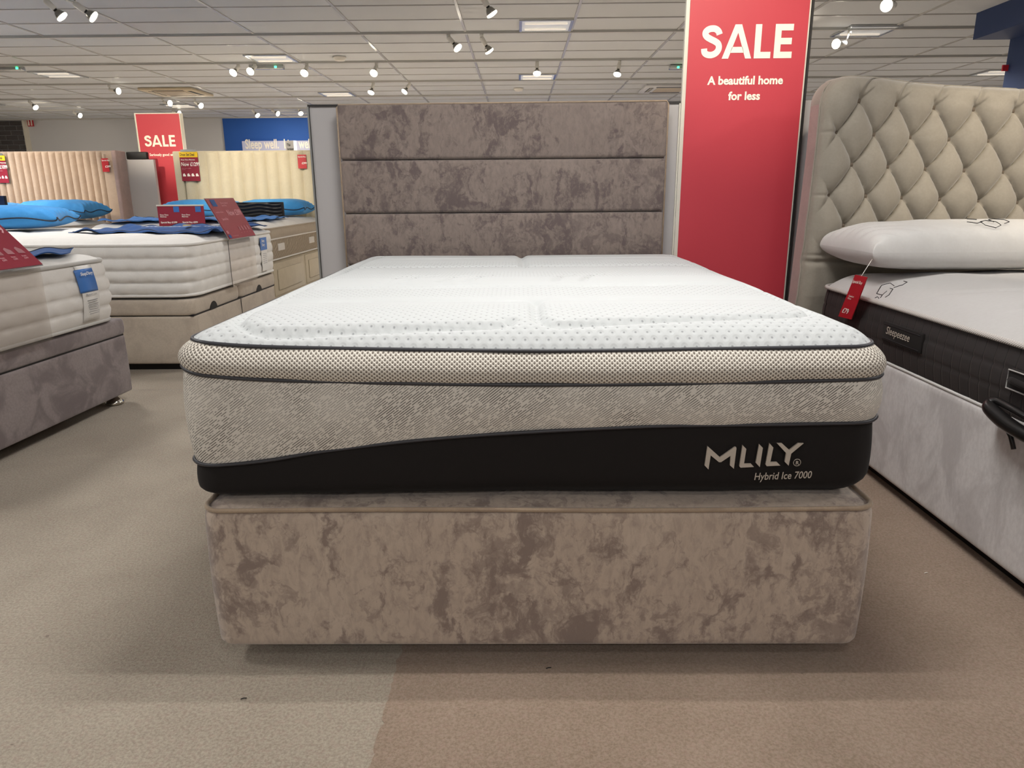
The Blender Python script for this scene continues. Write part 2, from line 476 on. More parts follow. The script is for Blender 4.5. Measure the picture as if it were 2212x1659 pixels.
# ------------------------------------------------------------------ the room
XL, XR, YB, YF, ZC = -14.0, 9.0, -5.0, 18.1, 2.83
floor = box('floor', XL, XR, YB, YF+.2, -.12, -.012, M['grout']); tag(floor, kind='structure')
def carpet(x0, x1, y0, y1, mat, jag=False, z=0):
    n = int((y1-y0)/.012) if jag else 1; rs = random.Random(5); k = n+1; vs = []; fs = []
    L = [(x0 + (rs.uniform(-.004, .004)+.003*math.sin(i*.9) if jag else 0), y0+(y1-y0)*i/n) for i in range(k)]
    for zz in (z, -.012): vs += [(x, y, zz) for x, y in L] + [(x1, y, zz) for x, y in L]
    for i in range(k-1):
        fs.append((i, k+i, k+i+1, i+1)); fs.append((2*k+i, i, i+1, 2*k+i+1))
    return mobj('carpet_panel', vs, fs, mat, floor)
carpet(XL, -.276, YB, 3.842, M['carpet'])
carpet(-.287, XR, YB, 3.842, M['carpet_pink'], True, .0012)
carpet(XL, XR, 3.8445, YF, M['carpet'])

def wall(name, *a, mat=None):
    o = box(name, *a, mat or M['wall_far']); return tag(o, kind='structure')
wall('wall_far', XL, -7.05, YF, YF+.2, 0, ZC+.05)
wb = wall('wall_far_blue', -7.05, XR, YF-.1, YF+.2, 0, ZC+.05, mat=M['wall_blue'])
wall('wall_left', XL-.2, XL, YB, YF+.2, 0, ZC+.05)
wall('wall_right', XR, XR+.2, YB, YF+.2, 0, ZC+.05)
wall('wall_back', XL, XR, YB-.2, YB, 0, ZC+.05)
# dark glazed tile wall in the far left corner
wt = wall('wall_tiled', -14, -11.85, YF-.10, YF-.002, 0, ZC, mat=M['grout'])
bw, bh = .29, .108
bm = bmesh.new()
vv = [bm.verts.new((x, y, z)) for z in (0, bh-.012) for y in (-.014, 0) for x in (0, bw-.012)]
for f in ((0, 2, 3, 1), (4, 5, 7, 6), (0, 1, 5, 4), (2, 6, 7, 3), (0, 4, 6, 2), (1, 3, 7, 5)): bm.faces.new([vv[i] for i in f])
bmesh.ops.bevel(bm, geom=list(bm.edges), offset=.004, segments=1, affect='EDGES')
bmesh.ops.recalc_face_normals(bm, faces=bm.faces)
bme = bpy.data.meshes.new('brick'); bm.to_mesh(bme); bm.free(); bme.materials.append(M['tile_dark'])
for r in range(12):
    z = ZC - .03 - (r+1)*bh
    for c in range(5):
        x = -11.87 - (c+1)*bw - (0 if r % 2 else bw*.5) + bw*.5
        if x + bw > -11.86: continue
        link_mesh('brick', bme, wt, (x, YF-.10, z))
    # the cut piece at the end of every other row
    if r % 2: box('brick', -11.87-bw*.5+.006, -11.875, YF-.114, YF-.10, z, z+bh-.012, M['tile_dark'], wt)
trim = box('trim_1', -11.85, -11.80, YF-.13, YF, 0, ZC, M['frame_white']); tag(trim, kind='structure')

# ceiling: tiles, rails, tracks
ceil = box('ceiling', XL, XR, YB, YF+.2, ZC+.03, ZC+.1, M['rail']); tag(ceil, kind='structure')
x_lines = [-.593+1.205*k for k in range(-11, 9)]
y_lines = [8.86+.6*k for k in range(-23, 16)]
tw, td = 1.205-.024, .6-.017
bm = bmesh.new()
vv = [bm.verts.new((x, y, z)) for z in (-.004, .02) for y in (-td/2, td/2) for x in (-tw/2, tw/2)]
for f in ((0, 2, 3, 1), (4, 5, 7, 6), (0, 1, 5, 4), (2, 6, 7, 3), (0, 4, 6, 2), (1, 3, 7, 5)): bm.faces.new([vv[i] for i in f])
bmesh.ops.bevel(bm, geom=[e for e in bm.edges if e.verts[0].co.z < 0 and e.verts[1].co.z < 0], offset=.004, segments=1, affect='EDGES')
bmesh.ops.recalc_face_normals(bm, faces=bm.faces)
tme = bpy.data.meshes.new('ceiling_tile'); bm.to_mesh(tme); bm.free(); tme.materials.append(M['ctile'])
cells = []
for xa in x_lines[:-1]:
    for ya in y_lines[:-1]:
        cells.append((xa+.6025, ya+.3))
half = {(0, 8.56): 'fx', (0, 11.96): 'fx'}
def in_view(c):
    return c[1] > 7.3 and abs(c[0])/c[1] < .82
vis = sorted([c for c in cells if in_view(c)], key=lambda c: c[1])[:290]
rest = [c for c in cells if c not in set(vis)]
for c in vis:
    o = link_mesh('ceiling_tile', tme, ceil, (c[0], c[1], ZC + random.uniform(0, .003)))
bm = bmesh.new()
for c in rest:
    v = [bm.verts.new((c[0]+a*tw/2, c[1]+b*td/2, ZC-.003+h)) for h in (0, .02) for b in (-1, 1) for a in (-1, 1)]
    for f in ((0, 2, 3, 1), (4, 5, 7, 6), (0, 1, 5, 4), (2, 6, 7, 3), (0, 4, 6, 2), (1, 3, 7, 5)): bm.faces.new([v[i] for i in f])
o = from_bm('ceiling_tiles', bm, M['ctile'], ceil); o['kind'] = 'stuff'
for x in x_lines:
    box('main_rail', x-.014, x+.014, YB, YF, ZC-.012, ZC+.03, M['rail'], ceil)
for i, y in enumerate(y_lines):
    if (i-23) % 3 == 0: box('lighting_track', XL, XR, y-.022, y+.022, ZC-.030, ZC+.03, M['track'], ceil)
    else: box('cross_rail', XL, XR, y-.008, y+.008, ZC-.010, ZC+.03, M['rail'], ceil)

# ceiling fixtures ---------------------------------------------------------
def fixture(cx, cy, label, watts, lit=True, sx=.58, sy=.57, spread=100):
    t = thing('ceiling_light', label, 'ceiling light', (cx, cy, ZC-.016), 0, 'recessed ceiling lights')
    box('frame', cx-sx/2, cx+sx/2, cy-sy/2, cy-sy/2+.03, ZC-.024, ZC-.006, M['louvre'], t)
    box('frame', cx-sx/2, cx+sx/2, cy+sy/2-.03, cy+sy/2, ZC-.024, ZC-.006, M['louvre'], t)
    box('frame', cx-sx/2, cx-sx/2+.03, cy-sy/2+.03, cy+sy/2-.03, ZC-.024, ZC-.006, M['louvre'], t)
    box('frame', cx+sx/2-.03, cx+sx/2, cy-sy/2+.03, cy+sy/2-.03, ZC-.024, ZC-.006, M['louvre'], t)
    box('diffuser', cx-sx/2+.03, cx+sx/2-.03, cy-sy/2+.03, cy+sy/2-.03, ZC-.016, ZC-.010, M['diffuser'], t)
    for s in (-1, 1):
        box('tube', cx-sx/2+.06, cx+sx/2-.06, cy+s*.135-.012, cy+s*.135+.012, ZC-.030, ZC-.016, M['tubelight'], t, .005, 2)
    if watts: area('light', (0, 0, -.03), sx-.1, sy-.1, watts, spread=spread, parent=t)
    return t
fixture(.31, 8.56, 'square twin-tube ceiling light directly above the middle of the near headboard', FAR_W)
fixture(.31, 12.16, 'narrow looking ceiling light beyond the hanging spotlight above the near headboard', FAR_W)
fixture(-3.30, 10.36, 'pale ceiling light panel above the three bright spotlights left of centre', FAR_W)
fixture(-3.30, 13.96, 'farthest faint ceiling light panel above the near partition top', FAR_W)
fixture(7.55, 12.16, 'white ceiling light panel beside the navy column at the right edge', FAR_W)
# lights outside the frame that light the beds
mf = thing('ceiling_light', 'twin tube ceiling light over the near mattress, above the picture', 'ceiling light', (.22, 1.78, ZC-.03), 0, 'recessed ceiling lights')
box('frame', -.10, .54, 1.44, 2.12, ZC-.03, ZC-.008, M['louvre'], mf)
for ty in (1.645, 1.915):
    box('tube', -.06, .50, ty-.014, ty+.014, ZC-.056, ZC-.03, M['tubelight'], mf, .005, 2)
    area('light', (0, ty-1.78, -.035), .95, .03, MAIN_W, (1, .975, .945), parent=mf)
off = [(-3.30, 5.0), (-3.30, 1.6), (3.9, 1.6), (3.9, 5.0), (-1.3, -2.3), (2.2, -2.3), (.4, -3.9), (-3.6, -2.3), (.31, 5.2), (-6.9, 7.4), (-6.9, 11.5), (-6.9, 15.5), (-10.5, 9.4), (-10.5, 14.8), (.31, 16.0), (4.0, 9.0), (4.2, 15), (-7, 2), (.3, -.6)]  # those behind and over the camera are added as front fill
off_names = ['over the aisle between the two left-hand beds', 'over the nearest left-hand bed', 'over the right-hand bed', 'behind the tufted headboard', 'added as unseen fill behind the camera on the left', 'added as unseen fill behind the camera on the right', 'added as unseen fill close to the back wall', 'added as unseen fill behind the camera at far left',
 'behind the near headboard', 'over the foot of the fawn bed', 'at the left, left of the distant air conditioner', 'in front of the far grey wall', 'at the far left edge of the picture', 'near the dark tiled wall', 'in front of the blue wall', 'right of the near red banner', 'far away behind the tufted headboard', 'over the far left aisle', 'added as unseen fill over the camera']
def where(x, y): return 'square twin-tube ceiling light ' + off_names[off.index((x, y))]
for i, (x, y) in enumerate(off):
    fixture(x, y, where(x, y), FAR_W if y > 6 else (13 if y > -1 and y < 0 else (29 if y < 0 else FIX_W)), spread=180 if y < 6 else 140)

# air conditioning cassettes ------------------------------------------------
def cassette(cx, cy, label, lit):
    t = thing('air_conditioner', label, 'air conditioner', (cx, cy, ZC-.03))
    s = .46
    box('grille_panel', cx-s, cx+s, cy-s, cy+s, ZC-.045, ZC-.008, M['cream_base'] if not lit else M['box_white'], t, .006, 2)
    box('intake_panel', cx-.24, cx+.24, cy-.24, cy+.24, ZC-.052, ZC-.045, M['taupe_border'], t)
    for dx, dy, hx, hy in ((0, .34, .27, .035), (0, -.34, .27, .035), (.34, 0, .035, .27), (-.34, 0, .035, .27)):
        box('vent_slot', cx+dx-hx, cx+dx+hx, cy+dy-hy, cy+dy+hy, ZC-.0475, ZC-.044, M['black'], t)
    for k in (-1, 1): box('flap', cx-.34+k*.012-.004, cx-.34+k*.012+.004, cy-.26, cy+.26, ZC-.052, ZC-.046, M['frame_white'], t)
cassette(2.66, 13.55, 'square air conditioning cassette between the near headboard and the red banner', True)
cassette(-6.0, 13.4, 'square air conditioning cassette above the distant red banner', False)

# smoke detectors and emergency battens ---------------------------------------
sd = lathe_mesh('detector_body', [(.09, 0), (.09, .015), (.075, .02), (.07, .045), (.03, .052)], M['lamp_white'], 24)
t = thing('smoke_detector', 'round white smoke detector on the ceiling left of centre', 'smoke detector', (-2.384, 10.33, ZC-.006)); link_mesh('body', sd, t)
t = thing('smoke_detector', 'small round smoke detector just above the near headboard', 'smoke detector', (.014, 13.46, ZC-.006)); link_mesh('body', sd, t)
def batten(x0, x1, y, label, ledx):
    t = thing('emergency_light', label, 'emergency light', ((x0+x1)/2, y, ZC-.02))
    box('housing', x0, x1, y-.05, y+.05, ZC-.07, ZC-.01, M['louvre'], t, .01, 2)
    box('indicator', ledx-.016, ledx+.016, y-.06, y-.048, ZC-.06, ZC-.034, M['led'], t, .004, 1)
batten(-3.78, -3.30, 10.85, 'grey emergency light batten with green indicator behind the left spotlights', -3.40)
batten(-7.5, -6.93, 10.75, 'grey emergency light batten with green indicator at the far left edge', -6.99)
batten(2.20, 2.7, 11.2, 'emergency light batten with green indicator half hidden by the red banner', 2.32)

# track spotlights ---------------------------------------------------------
m_mount = lathe_mesh('mount', [(.022, 0), (.022, .03), (.012, .035)], M['lamp_white'], 12)
m_stem = lathe_mesh('stem', [(.007, 0), (.007, 1.0)], M['lamp_white'], 8)
m_sock = lathe_mesh('socket', [(.016, -.012), (.026, 0), (.027, .085), (.022, .09)], M['lamp_white'], 20)
m_neck = lathe_mesh('neck', [(.017, .088), (.017, .102)], M['black'], 16)
m_refl = lathe_mesh('reflector', [(.018, .10), (.032, .115), (.043, .14), (.048, .157)], M['reflector'], 24)
m_lens = lathe_mesh('lens', [(.0485, .155), (.0515, .160), (.0515, .168), (.046, .176), (.025, .182), (.006, .184)], M['lens'], 24)
m_lens_off = lathe_mesh('lens', [(.0485, .155), (.0515, .160), (.0515, .168), (.046, .176), (.025, .182), (.006, .184)], M['lens_off'], 24)
def spot(lx, ly, sx, Y, dy, label, watts=35, col=(1, .86, .66), aim=None, on=True, cone=75, world=None):
    """lens seen at (lx, ly); hangs from the track at Y below photo column sx; dy = lens nearer (-) or farther"""
    if world: m, lens = Vector(world[0]), Vector(world[1])
    else:
        m = at(sx, 30, Y=Y); m = Vector((at(sx, 150, Z=ZC-.03).x, Y, ZC-.03)); m.x = at(sx, (ly+20), Y=Y).x
        lens = at(lx, ly, Y=Y+dy)
    t = thing('track_spotlight', label, 'spotlight', m, 0, 'track spotlights')
    rel = lens - m
    L = .172
    piv = Vector((0, 0, -.075))
    d = rel - piv
    if d.length < .10: piv.z = -.05; d = rel - piv
    # slide the pivot so that the lamp keeps its real length
    k = rel.z
    h2 = L*L - (rel.x**2 + rel.y**2)
    pz = rel.z + (math.sqrt(h2) if h2 > 0 else .03)
    pz = min(pz, -.035); piv = Vector((0, 0, pz)); d = (rel - piv).normalized()
    q = Vector((0, 0, -1)).rotation_difference(d)
    start = rel - d*L
    link_mesh('mount', m_mount, t)
    sv = start; sl = max(.02, sv.length-.03); o = link_mesh('stem', m_stem, t, (0, 0, -.03), Vector((0, 0, -1)).rotation_difference((sv-Vector((0, 0, -.03))).normalized())); o.scale = (1, 1, max(.01, (sv-Vector((0, 0, -.03))).length))
    for nm, me in (('socket', m_sock), ('neck', m_neck), ('reflector', m_refl), ('lens', m_lens if on else m_lens_off)):
        link_mesh(nm, me, t, start, q)
    if on and watts:
        l = bpy.data.lights.new('spot', 'SPOT'); l.energy = watts*SPOT_K; l.color = col; l.spot_size = math.radians(cone); l.spot_blend = .8; l.shadow_soft_size = .045
        lo = bpy.data.objects.new('light', l); COL.objects.link(lo); lo.parent = t; lo.location = rel + d*.02
        dd = d if aim is None else (Vector(aim) - (m+rel)).normalized()
        lo.rotation_mode = 'QUATERNION'; lo.rotation_quaternion = Vector((0, 0, -1)).rotation_difference(dd)
    return t
spots = [
 (136, 38, 108, 7.06, .05, 'left one of the two big white spotlights in the top left corner', (-4.0, 8.8, 1.0)),
 (204, 38, 170, 7.06, .05, 'right one of the two big white spotlights in the top left corner', (-3.2, 8.8, 1.2)),
 (1064, 32, 1042, 7.06, .03, 'big spotlight cut by the top edge above the near headboard', None),
 (990, 105, 970, 8.86, -.04, 'left one of the close pair of grey spotlights above the near headboard', None),
 (1058, 112, 1041, 8.86, .04, 'right one of the close pair of grey spotlights above the near headboard', None),
 (1160, 160, 1160, 10.66, -.06, 'upright spotlight hanging straight in front of a ceiling light panel', None),
 (1333, 162, 1337, 10.66, -.05, 'lone upright spotlight left of the near red banner', None),
 (503, 158, 518, 10.66, -.12, 'leftmost of the three bright spotlights near the green indicator', None),
 (540, 155, 553, 10.66, -.12, 'middle bright spotlight with black neck near the green indicator', None),
 (657, 159, 666, 10.66, -.13, 'bright spotlight facing the camera below the round smoke detector', None),
 (807, 159, 815, 10.66, -.13, 'bright spotlight facing the camera left of the near headboard corner', None),
 (801, 201, 808, 12.46, -.06, 'small spotlight tilted left just above the near headboard left part', None),
 (873, 199, 886, 12.46, -.06, 'second small tilted spotlight just above the near headboard', None),
 (257, 197, 240, 12.46, -.03, 'spotlight with white socket left of the distant air conditioner', (-5.6, 14.0, 1.2)),
 (368, 223, 355, 14.26, -.08, 'bright spotlight right above the distant red banner', None),
 (435, 229, 424, 14.26, -.06, 'spotlight with long socket right of the distant red banner', None),
 (78, 233, 70, 14.26, -.02, 'spotlight above the dark tiled wall at far left', (-12.0, 18.0, 2.0)),
 (174, 250, 164, 16.06, -.02, 'spotlight tilted right in front of the grey far wall', None),
 (557, 250, 550, 16.06, -.04, 'leftmost of the three spotlights in front of the blue wall', (-6.2, 18, 1.9)),
 (601, 246, 592, 16.06, -.04, 'middle one of the three spotlights in front of the blue wall', (-5.4, 18, 2.0)),
 (650, 246, 649, 16.06, -.05, 'rightmost of the three spotlights, beside the white partition edge', (-4.6, 18, 2.0)),
 (388, 245, 378, 16.06, -.03, 'spotlight peeping out behind the distant red banner', None),
 (1914, 12, 1930, 7.06, -.12, 'bright spotlight at the top edge right of the near red banner', (2.3, 3.4, .9)),
 (1805, 95, 1830, 8.86, -.12, 'white spotlight aimed left beside the near red banner', (1.0, 3.5, 1.9)),
]
for lx, ly, sx, Y, dy, lab, aim in spots:
    if lx in (1805,): aim = None
    spot(lx, ly, sx, Y, dy, lab, 110 if Y > 14 and aim else 45, aim=aim)
t = spot(1994, 186, 1993, 14.26, -.02, 'unlit grey spotlight just above the tufted headboard', 0, on=False)
# spotlights outside the frame; the last three are added unseen to wash far displays
offs = [((2.35, 1.66, ZC-.03), (2.33, 1.78, 2.68), (2.45, 3.35, .95), 150, 62),
        ((1.05, 1.66, ZC-.03), (1.04, 1.76, 2.67), (1.05, 3.5, 2.05), 110, 50),
        ((-5.7, 5.26, ZC-.03), (-5.68, 5.38, 2.68), (-5.62, 8.9, 1.15), 520, 27),
        ((-3.1, 5.26, ZC-.03), (-3.08, 5.38, 2.68), (-3.15, 8.9, 1.2), 560, 27),
        ((-4.4, 5.26, ZC-.03), (-4.4, 5.38, 2.68), (-4.4, 9.3, 1.95), 560, 24)]
for i, (m, l, a, wt_, cone) in enumerate(offs):
    d = (Vector(a)-Vector(l)).normalized()
    spot(0, 0, 0, 0, 0, ('white spotlight above the picture aimed at the tufted headboard', 'white spotlight above the picture aimed at the near red banner', 'unseen white spotlight added to light the fawn channelled headboard', 'unseen white spotlight added to light the cream channelled headboard', 'unseen white spotlight added to light the distant red banner')[i], wt_, aim=a, cone=cone, world=(m, l), col=(1, .87, .68))

# ------------------------------------------------------------------ soft shapes
def outline(hx, hy, r, ds=.02, nc=8):
    """rounded rectangle, counter-clockwise from the back left corner; (x, y, nx, ny, s)"""
    out = []; s = 0
    def seg(a, b):
        L = math.dist(a, b); n = max(1, int(L/ds)); return [(a[0]+(b[0]-a[0])*i/n, a[1]+(b[1]-a[1])*i/n) for i in range(n)]
    P = []
    def add(a, b, n): P.extend([(p[0], p[1], n[0], n[1]) for p in seg(a, b)])
    def arc(cx, cy, a0):
        for i in range(nc):
            a = a0 + PI/2*i/nc; P.append((cx+r*math.cos(a), cy+r*math.sin(a), math.cos(a), math.sin(a)))
    add((-hx, hy-r), (-hx, -hy+r), (-1, 0)); arc(-hx+r, -hy+r, PI)
    add((-hx+r, -hy), (hx-r, -hy), (0, -1)); arc(hx-r, -hy+r, 1.5*PI)
    add((hx, -hy+r), (hx, hy-r), (1, 0)); arc(hx-r, hy-r, 0)
    add((hx-r, hy), (-hx+r, hy), (0, 1)); arc(-hx+r, hy-r, PI/2)
    P.append(P[0])
    res = []; s = 0
    for i, p in enumerate(P):
        if i: s += math.dist(p[:2], P[i-1][:2])
        res.append((*p, s))
    return res

def ev(f, x): return f(x) if callable(f) else f
def border(name, O, c, zlo, zhi, off, rows, mat, parent, label=None):
    A = np.zeros((rows+1, len(O), 3)); U = np.zeros((rows+1, len(O), 2))
    for j, (x, y, nx, ny, s) in enumerate(O):
        a, b = ev(zlo, x+c[0]), ev(zhi, x+c[0])
        for i in range(rows+1):
            t = i/rows; d = off(s, t, x, y); z = a+(b-a)*t
            A[i, j] = (c[0]+x+nx*d, c[1]+y+ny*d, z); U[i, j] = (s, z)
    return gridobj(name, A, mat, parent, U, label)
def pipe(name, O, c, z, d, r, mat, parent, label=None, ns=6):
    pts = [(c[0]+x+nx*d, c[1]+y+ny*d, ev(z, x+c[0])) for x, y, nx, ny, s in O[:-1]]
    return tube(name, pts, r, mat, parent, closed=True, ns=ns, label=label)

def inside_dist(x, y, hx, hy, r):
    qx = np.abs(x)-hx+r; qy = np.abs(y)-hy+r
    return r - np.hypot(np.maximum(qx, 0), np.maximum(qy, 0)) - np.minimum(np.maximum(qx, qy), 0)
def poly_dist(x, y, pts):
    d = np.full(x.shape, 9.)
    for (ax, ay), (bx, by) in zip(pts[:-1], pts[1:]):
        dx, dy = bx-ax, by-ay; L = dx*dx+dy*dy+1e-12
        t = np.clip(((x-ax)*dx+(y-ay)*dy)/L, 0, 1); d = np.minimum(d, np.hypot(x-ax-t*dx, y-ay-t*dy))
    return d
def smooth_poly(pts, n=8):
    out = []
    P = [pts[0]]+list(pts)+[pts[-1]]
    for i in range(1, len(P)-2):
        p0, p1, p2, p3 = [np.array(q, float) for q in P[i-1:i+3]]
        for k in range(n):
            t = k/n; out.append(tuple(.5*((2*p1)+(-p0+p2)*t+(2*p0-5*p1+4*p2-p3)*t*t+(-p0+3*p1-3*p2+p3)*t**3)))
    out.append(tuple(pts[-1])); return out
def topgrid(name, c, hx, hy, r, zfun, nx, ny, mat, parent, label=None, under=None):
    v = np.linspace(-1, 1, ny); v = np.sign(v)*(1-(1-np.abs(v))**1.35) if ny < 60 else v
    extra = np.array([1-.0008, 1-.003, 1-.008, 1-.015]); v = np.unique(np.concatenate([v, extra, -extra]))
    u = np.linspace(-1, 1, nx); u = np.unique(np.concatenate([u, extra, -extra]))
    y = v*hy
    ay = np.abs(y)-(hy-r); ext = np.where(ay > 0, hx-r+np.sqrt(np.maximum(r*r-np.maximum(ay, 0)**2, 0)), hx)
    X = u[None, :]*ext[:, None]; Y = np.repeat(y[:, None], len(u), 1)
    Z = zfun(X, Y)
    P = np.stack([X+c[0], Y+c[1], Z], -1)
    return gridobj(name, P, mat, parent, np.stack([X, Y], -1), label)
def vnoise(X, Y, sc, seed=0.):
    """cheap smooth pseudo-noise from a few sines"""
    r = np.random.RandomState(int(seed*10)+3); o = np.zeros(X.shape)
    for k in range(7):
        a = r.uniform(0, 2*PI); f = sc*r.uniform(.5, 1.8); o += np.sin((X*math.cos(a)+Y*math.sin(a))*f+r.uniform(0, 6.28))/7
    return o

# ------------------------------------------------------------------ NEAR BED
base = thing('divan_base', 'near double divan base in taupe crushed velvet under the tall mattress', 'bed base', (.038, 2.44, 0))
BX0, BX1, BY0, BY1 = -.707, .783, 1.43, 3.43
def soft_body(name, x0, x1, y0, y1, z0, z1, r, mat, parent, puff=.006, rows=14, edge=.02, label=None, ds=.03):
    cx, cy = (x0+x1)/2, (y0+y1)/2; hx, hy = (x1-x0)/2, (y1-y0)/2; O = outline(hx, hy, r, ds)
    def off(s, t, x, y):
        z = t*(z1-z0); e = 0
        if z < edge: e = -(edge-math.sqrt(max(0, edge**2-(edge-z)**2)))
        if z > (z1-z0)-edge: k = z-((z1-z0)-edge); e = -(edge-math.sqrt(max(0, edge**2-k*k)))
        return e*.8 + puff*math.sin(PI*t)
    # closed shell: border + caps
    n = len(O)-1; vs = []; ts = [0, .01, .03, .06]+[i/rows for i in range(1, rows)]+[.94, .97, .99, 1]
    ts = sorted(set(ts))
    for t in ts:
        for x, y, nx, ny, s in O[:-1]:
            d = off(s, t, x, y); vs.append((cx+x+nx*d, cy+y+ny*d, z0+t*(z1-z0)))
    fs = []
    for i in range(len(ts)-1):
        for k in range(n): fs.append((i*n+k, i*n+(k+1) % n, (i+1)*n+(k+1) % n, (i+1)*n+k))
    fs.append(tuple(range(n))[::-1]); fs.append(tuple((len(ts)-1)*n+k for k in range(n)))
    me = mobj(name, vs, fs, mat, parent, True, None, label)
    me.data.polygons[len(fs)-1].use_smooth = False; me.data.polygons[len(fs)-2].use_smooth = False
    return me
soft_body('body', BX0, BX1, BY0, BY1, .045, .382, .045, M['crush'], base, .004, 16, .016)
Ob = outline((BX1-BX0)/2-.004, 1.0-.004, .045, .04)
pipe('piping', Ob, (.038, 2.43), lambda x: .386-.002*math.sin(x*5), 0, .0058, M['crush_pipe'], base, 'pale taupe piping')
topgrid('top_panel', (.038, 2.43), .738, .99, .04, lambda X, Y: .382+0*X+.008*np.minimum(1, inside_dist(X, Y, .738, .99, .04)/.03), 60, 60, M['crush'], base)
gl = lathe_mesh('glide', [(.012, 0), (.014, .02), (.03, .034), (.032, .05), (.028, .055)], M['chrome'], 16)
for gx in (-.45, .5):
    for gy in (2.1, 3.2): link_mesh('glide', gl, base, (gx-.038, gy-2.44, .055))

mat_c = (.026, 2.4475)
MHX, MHY = .768, .9825
mt = thing('mattress', 'tall hybrid mattress with white top, grey knit and black border on near bed', 'mattress', (mat_c[0], mat_c[1], .39))
def interp(tab):
    xs = [a for a, b in tab]; ys = [b for a, b in tab]
    return lambda x: float(np.interp(x, xs, ys))
def sm(tab):
    q = smooth_poly(tab, 8); return interp(sorted(q))
z1 = sm([(-.76, .752), (-.69, .752), (-.508, .740), (.03, .729), (.40, .731), (.785, .735)])
z2 = sm([(-.76, .706), (-.735, .697), (-.65, .683), (-.475, .672), (-.02, .661), (.40, .662), (.79, .670)])
z3 = sm([(-.76, .480), (-.66, .481), (-.55, .492), (-.43, .512), (-.22, .537), (-.02, .552), (.28, .566), (.55, .569), (.79, .573)])
O = outline(MHX, MHY, .075, .012, 12)
W1 = lambda s: .0022*math.sin(s*9)+.0015*math.sin(s*23+1)
border('black_border', O, mat_c, .392, z3, lambda s, t, x, y: -.055*(max(0, 1-t/.32))**2.2 - .004 + .006*math.sin(PI*t)+W1(s), 14, M['black_fab'], mt, 'black fabric border')
border('knit_border', O, mat_c, z3, z2, lambda s, t, x, y: .010*math.sin(PI*t)**.8+W1(s), 12, M['knit'], mt, 'grey dashed knit border')
border('mesh_border', O, mat_c, z2, z1, lambda s, t, x, y: .014*math.sin(PI*min(1, t*1.0))**.7 - .024*t*t+W1(s), 12, M['spacer'], mt, 'cream perforated mesh border')
pipe('piping', O, mat_c, z3, .001, .0042, M['piping'], mt)
pipe('piping', O, mat_c, z2, .001, .0045, M['piping'], mt)
O1 = outline(MHX-.022, MHY-.022, .065, .012, 12)
pipe('piping', O1, mat_c, z1, .0, .0048, M['piping'], mt)
loopL = [(x-mat_c[0], y-mat_c[1]) for x, y in [(-.02, 1.592), (-.031, 1.566), (-.09, 1.556), (-.211, 1.548), (-.389, 1.534), (-.50, 1.524), (-.575, 1.532), (-.630, 1.58), (-.660, 1.70), (-.662, 1.88), (-.655, 2.3), (-.64, 2.85), (-.62, 3.3)]]
loopR = [(x-mat_c[0], y-mat_c[1]) for x, y in [(.046, 1.86), (.040, 1.68), (.046, 1.60), (.080, 1.562), (.15, 1.566), (.28, 1.578), (.496, 1.602), (.65, 1.63), (.70, 1.72), (.705, 2.1), (.70, 2.9), (.69, 3.3)]]
cenB = [(x-mat_c[0], y-mat_c[1]) for x, y in [(.02, 2.72), (.014, 3.1), (.012, 3.44)]]
grooves = [(smooth_poly(loopL), .016, .015), (smooth_poly(loopR), .016, .015), (smooth_poly(cenB), .020, .013)]
for yy in (1.885, 2.13, 2.76, 3.02):
    grooves.append(([(-.66, yy-mat_c[1]-.015), (.045, yy-mat_c[1]-.012), (.70, yy-mat_c[1]+.01)], .02, .0075))
for x0 in (-.406, -.348, -.22, -.14, .13, .22):
    grooves.append((smooth_poly([(x0-mat_c[0]-.02, 2.22-mat_c[1]), (x0-mat_c[0], 2.31-mat_c[1]), (x0-mat_c[0]+.035, 2.40-mat_c[1]), (x0-mat_c[0]+.06, 2.42-mat_c[1])]), .012, .010))
tx = np.linspace(-.80, .82, 200); z1v = np.array([z1(v) for v in tx])
def ztop(X, Y):
    d = inside_dist(X, Y, MHX-.022, MHY-.022, .065)
    e = np.interp(X+mat_c[0], tx, z1v)
    c = .787 - e
    z = e + c*(1-np.exp(-np.maximum(d, 0)/.045)) - .0
    z = z + .003*vnoise(X, Y, 6, 1.)*np.minimum(1, d/.1)
    z = z + .005*np.sin((Y+mat_c[1])*9.0)*np.minimum(1, d/.15)*(Y+mat_c[1] > 1.7)
    for pts, wd, dep in grooves:
        q = poly_dist(X, Y, pts); z = z - dep*np.exp(-(q/wd)**2*1.2)
    # scalloped sides where the quilting pulls in
    return z
topgrid('top_panel', mat_c, MHX-.022, MHY-.022, .065, ztop, 330, 430, M['top'], mt, 'white dotted cooling top panel')
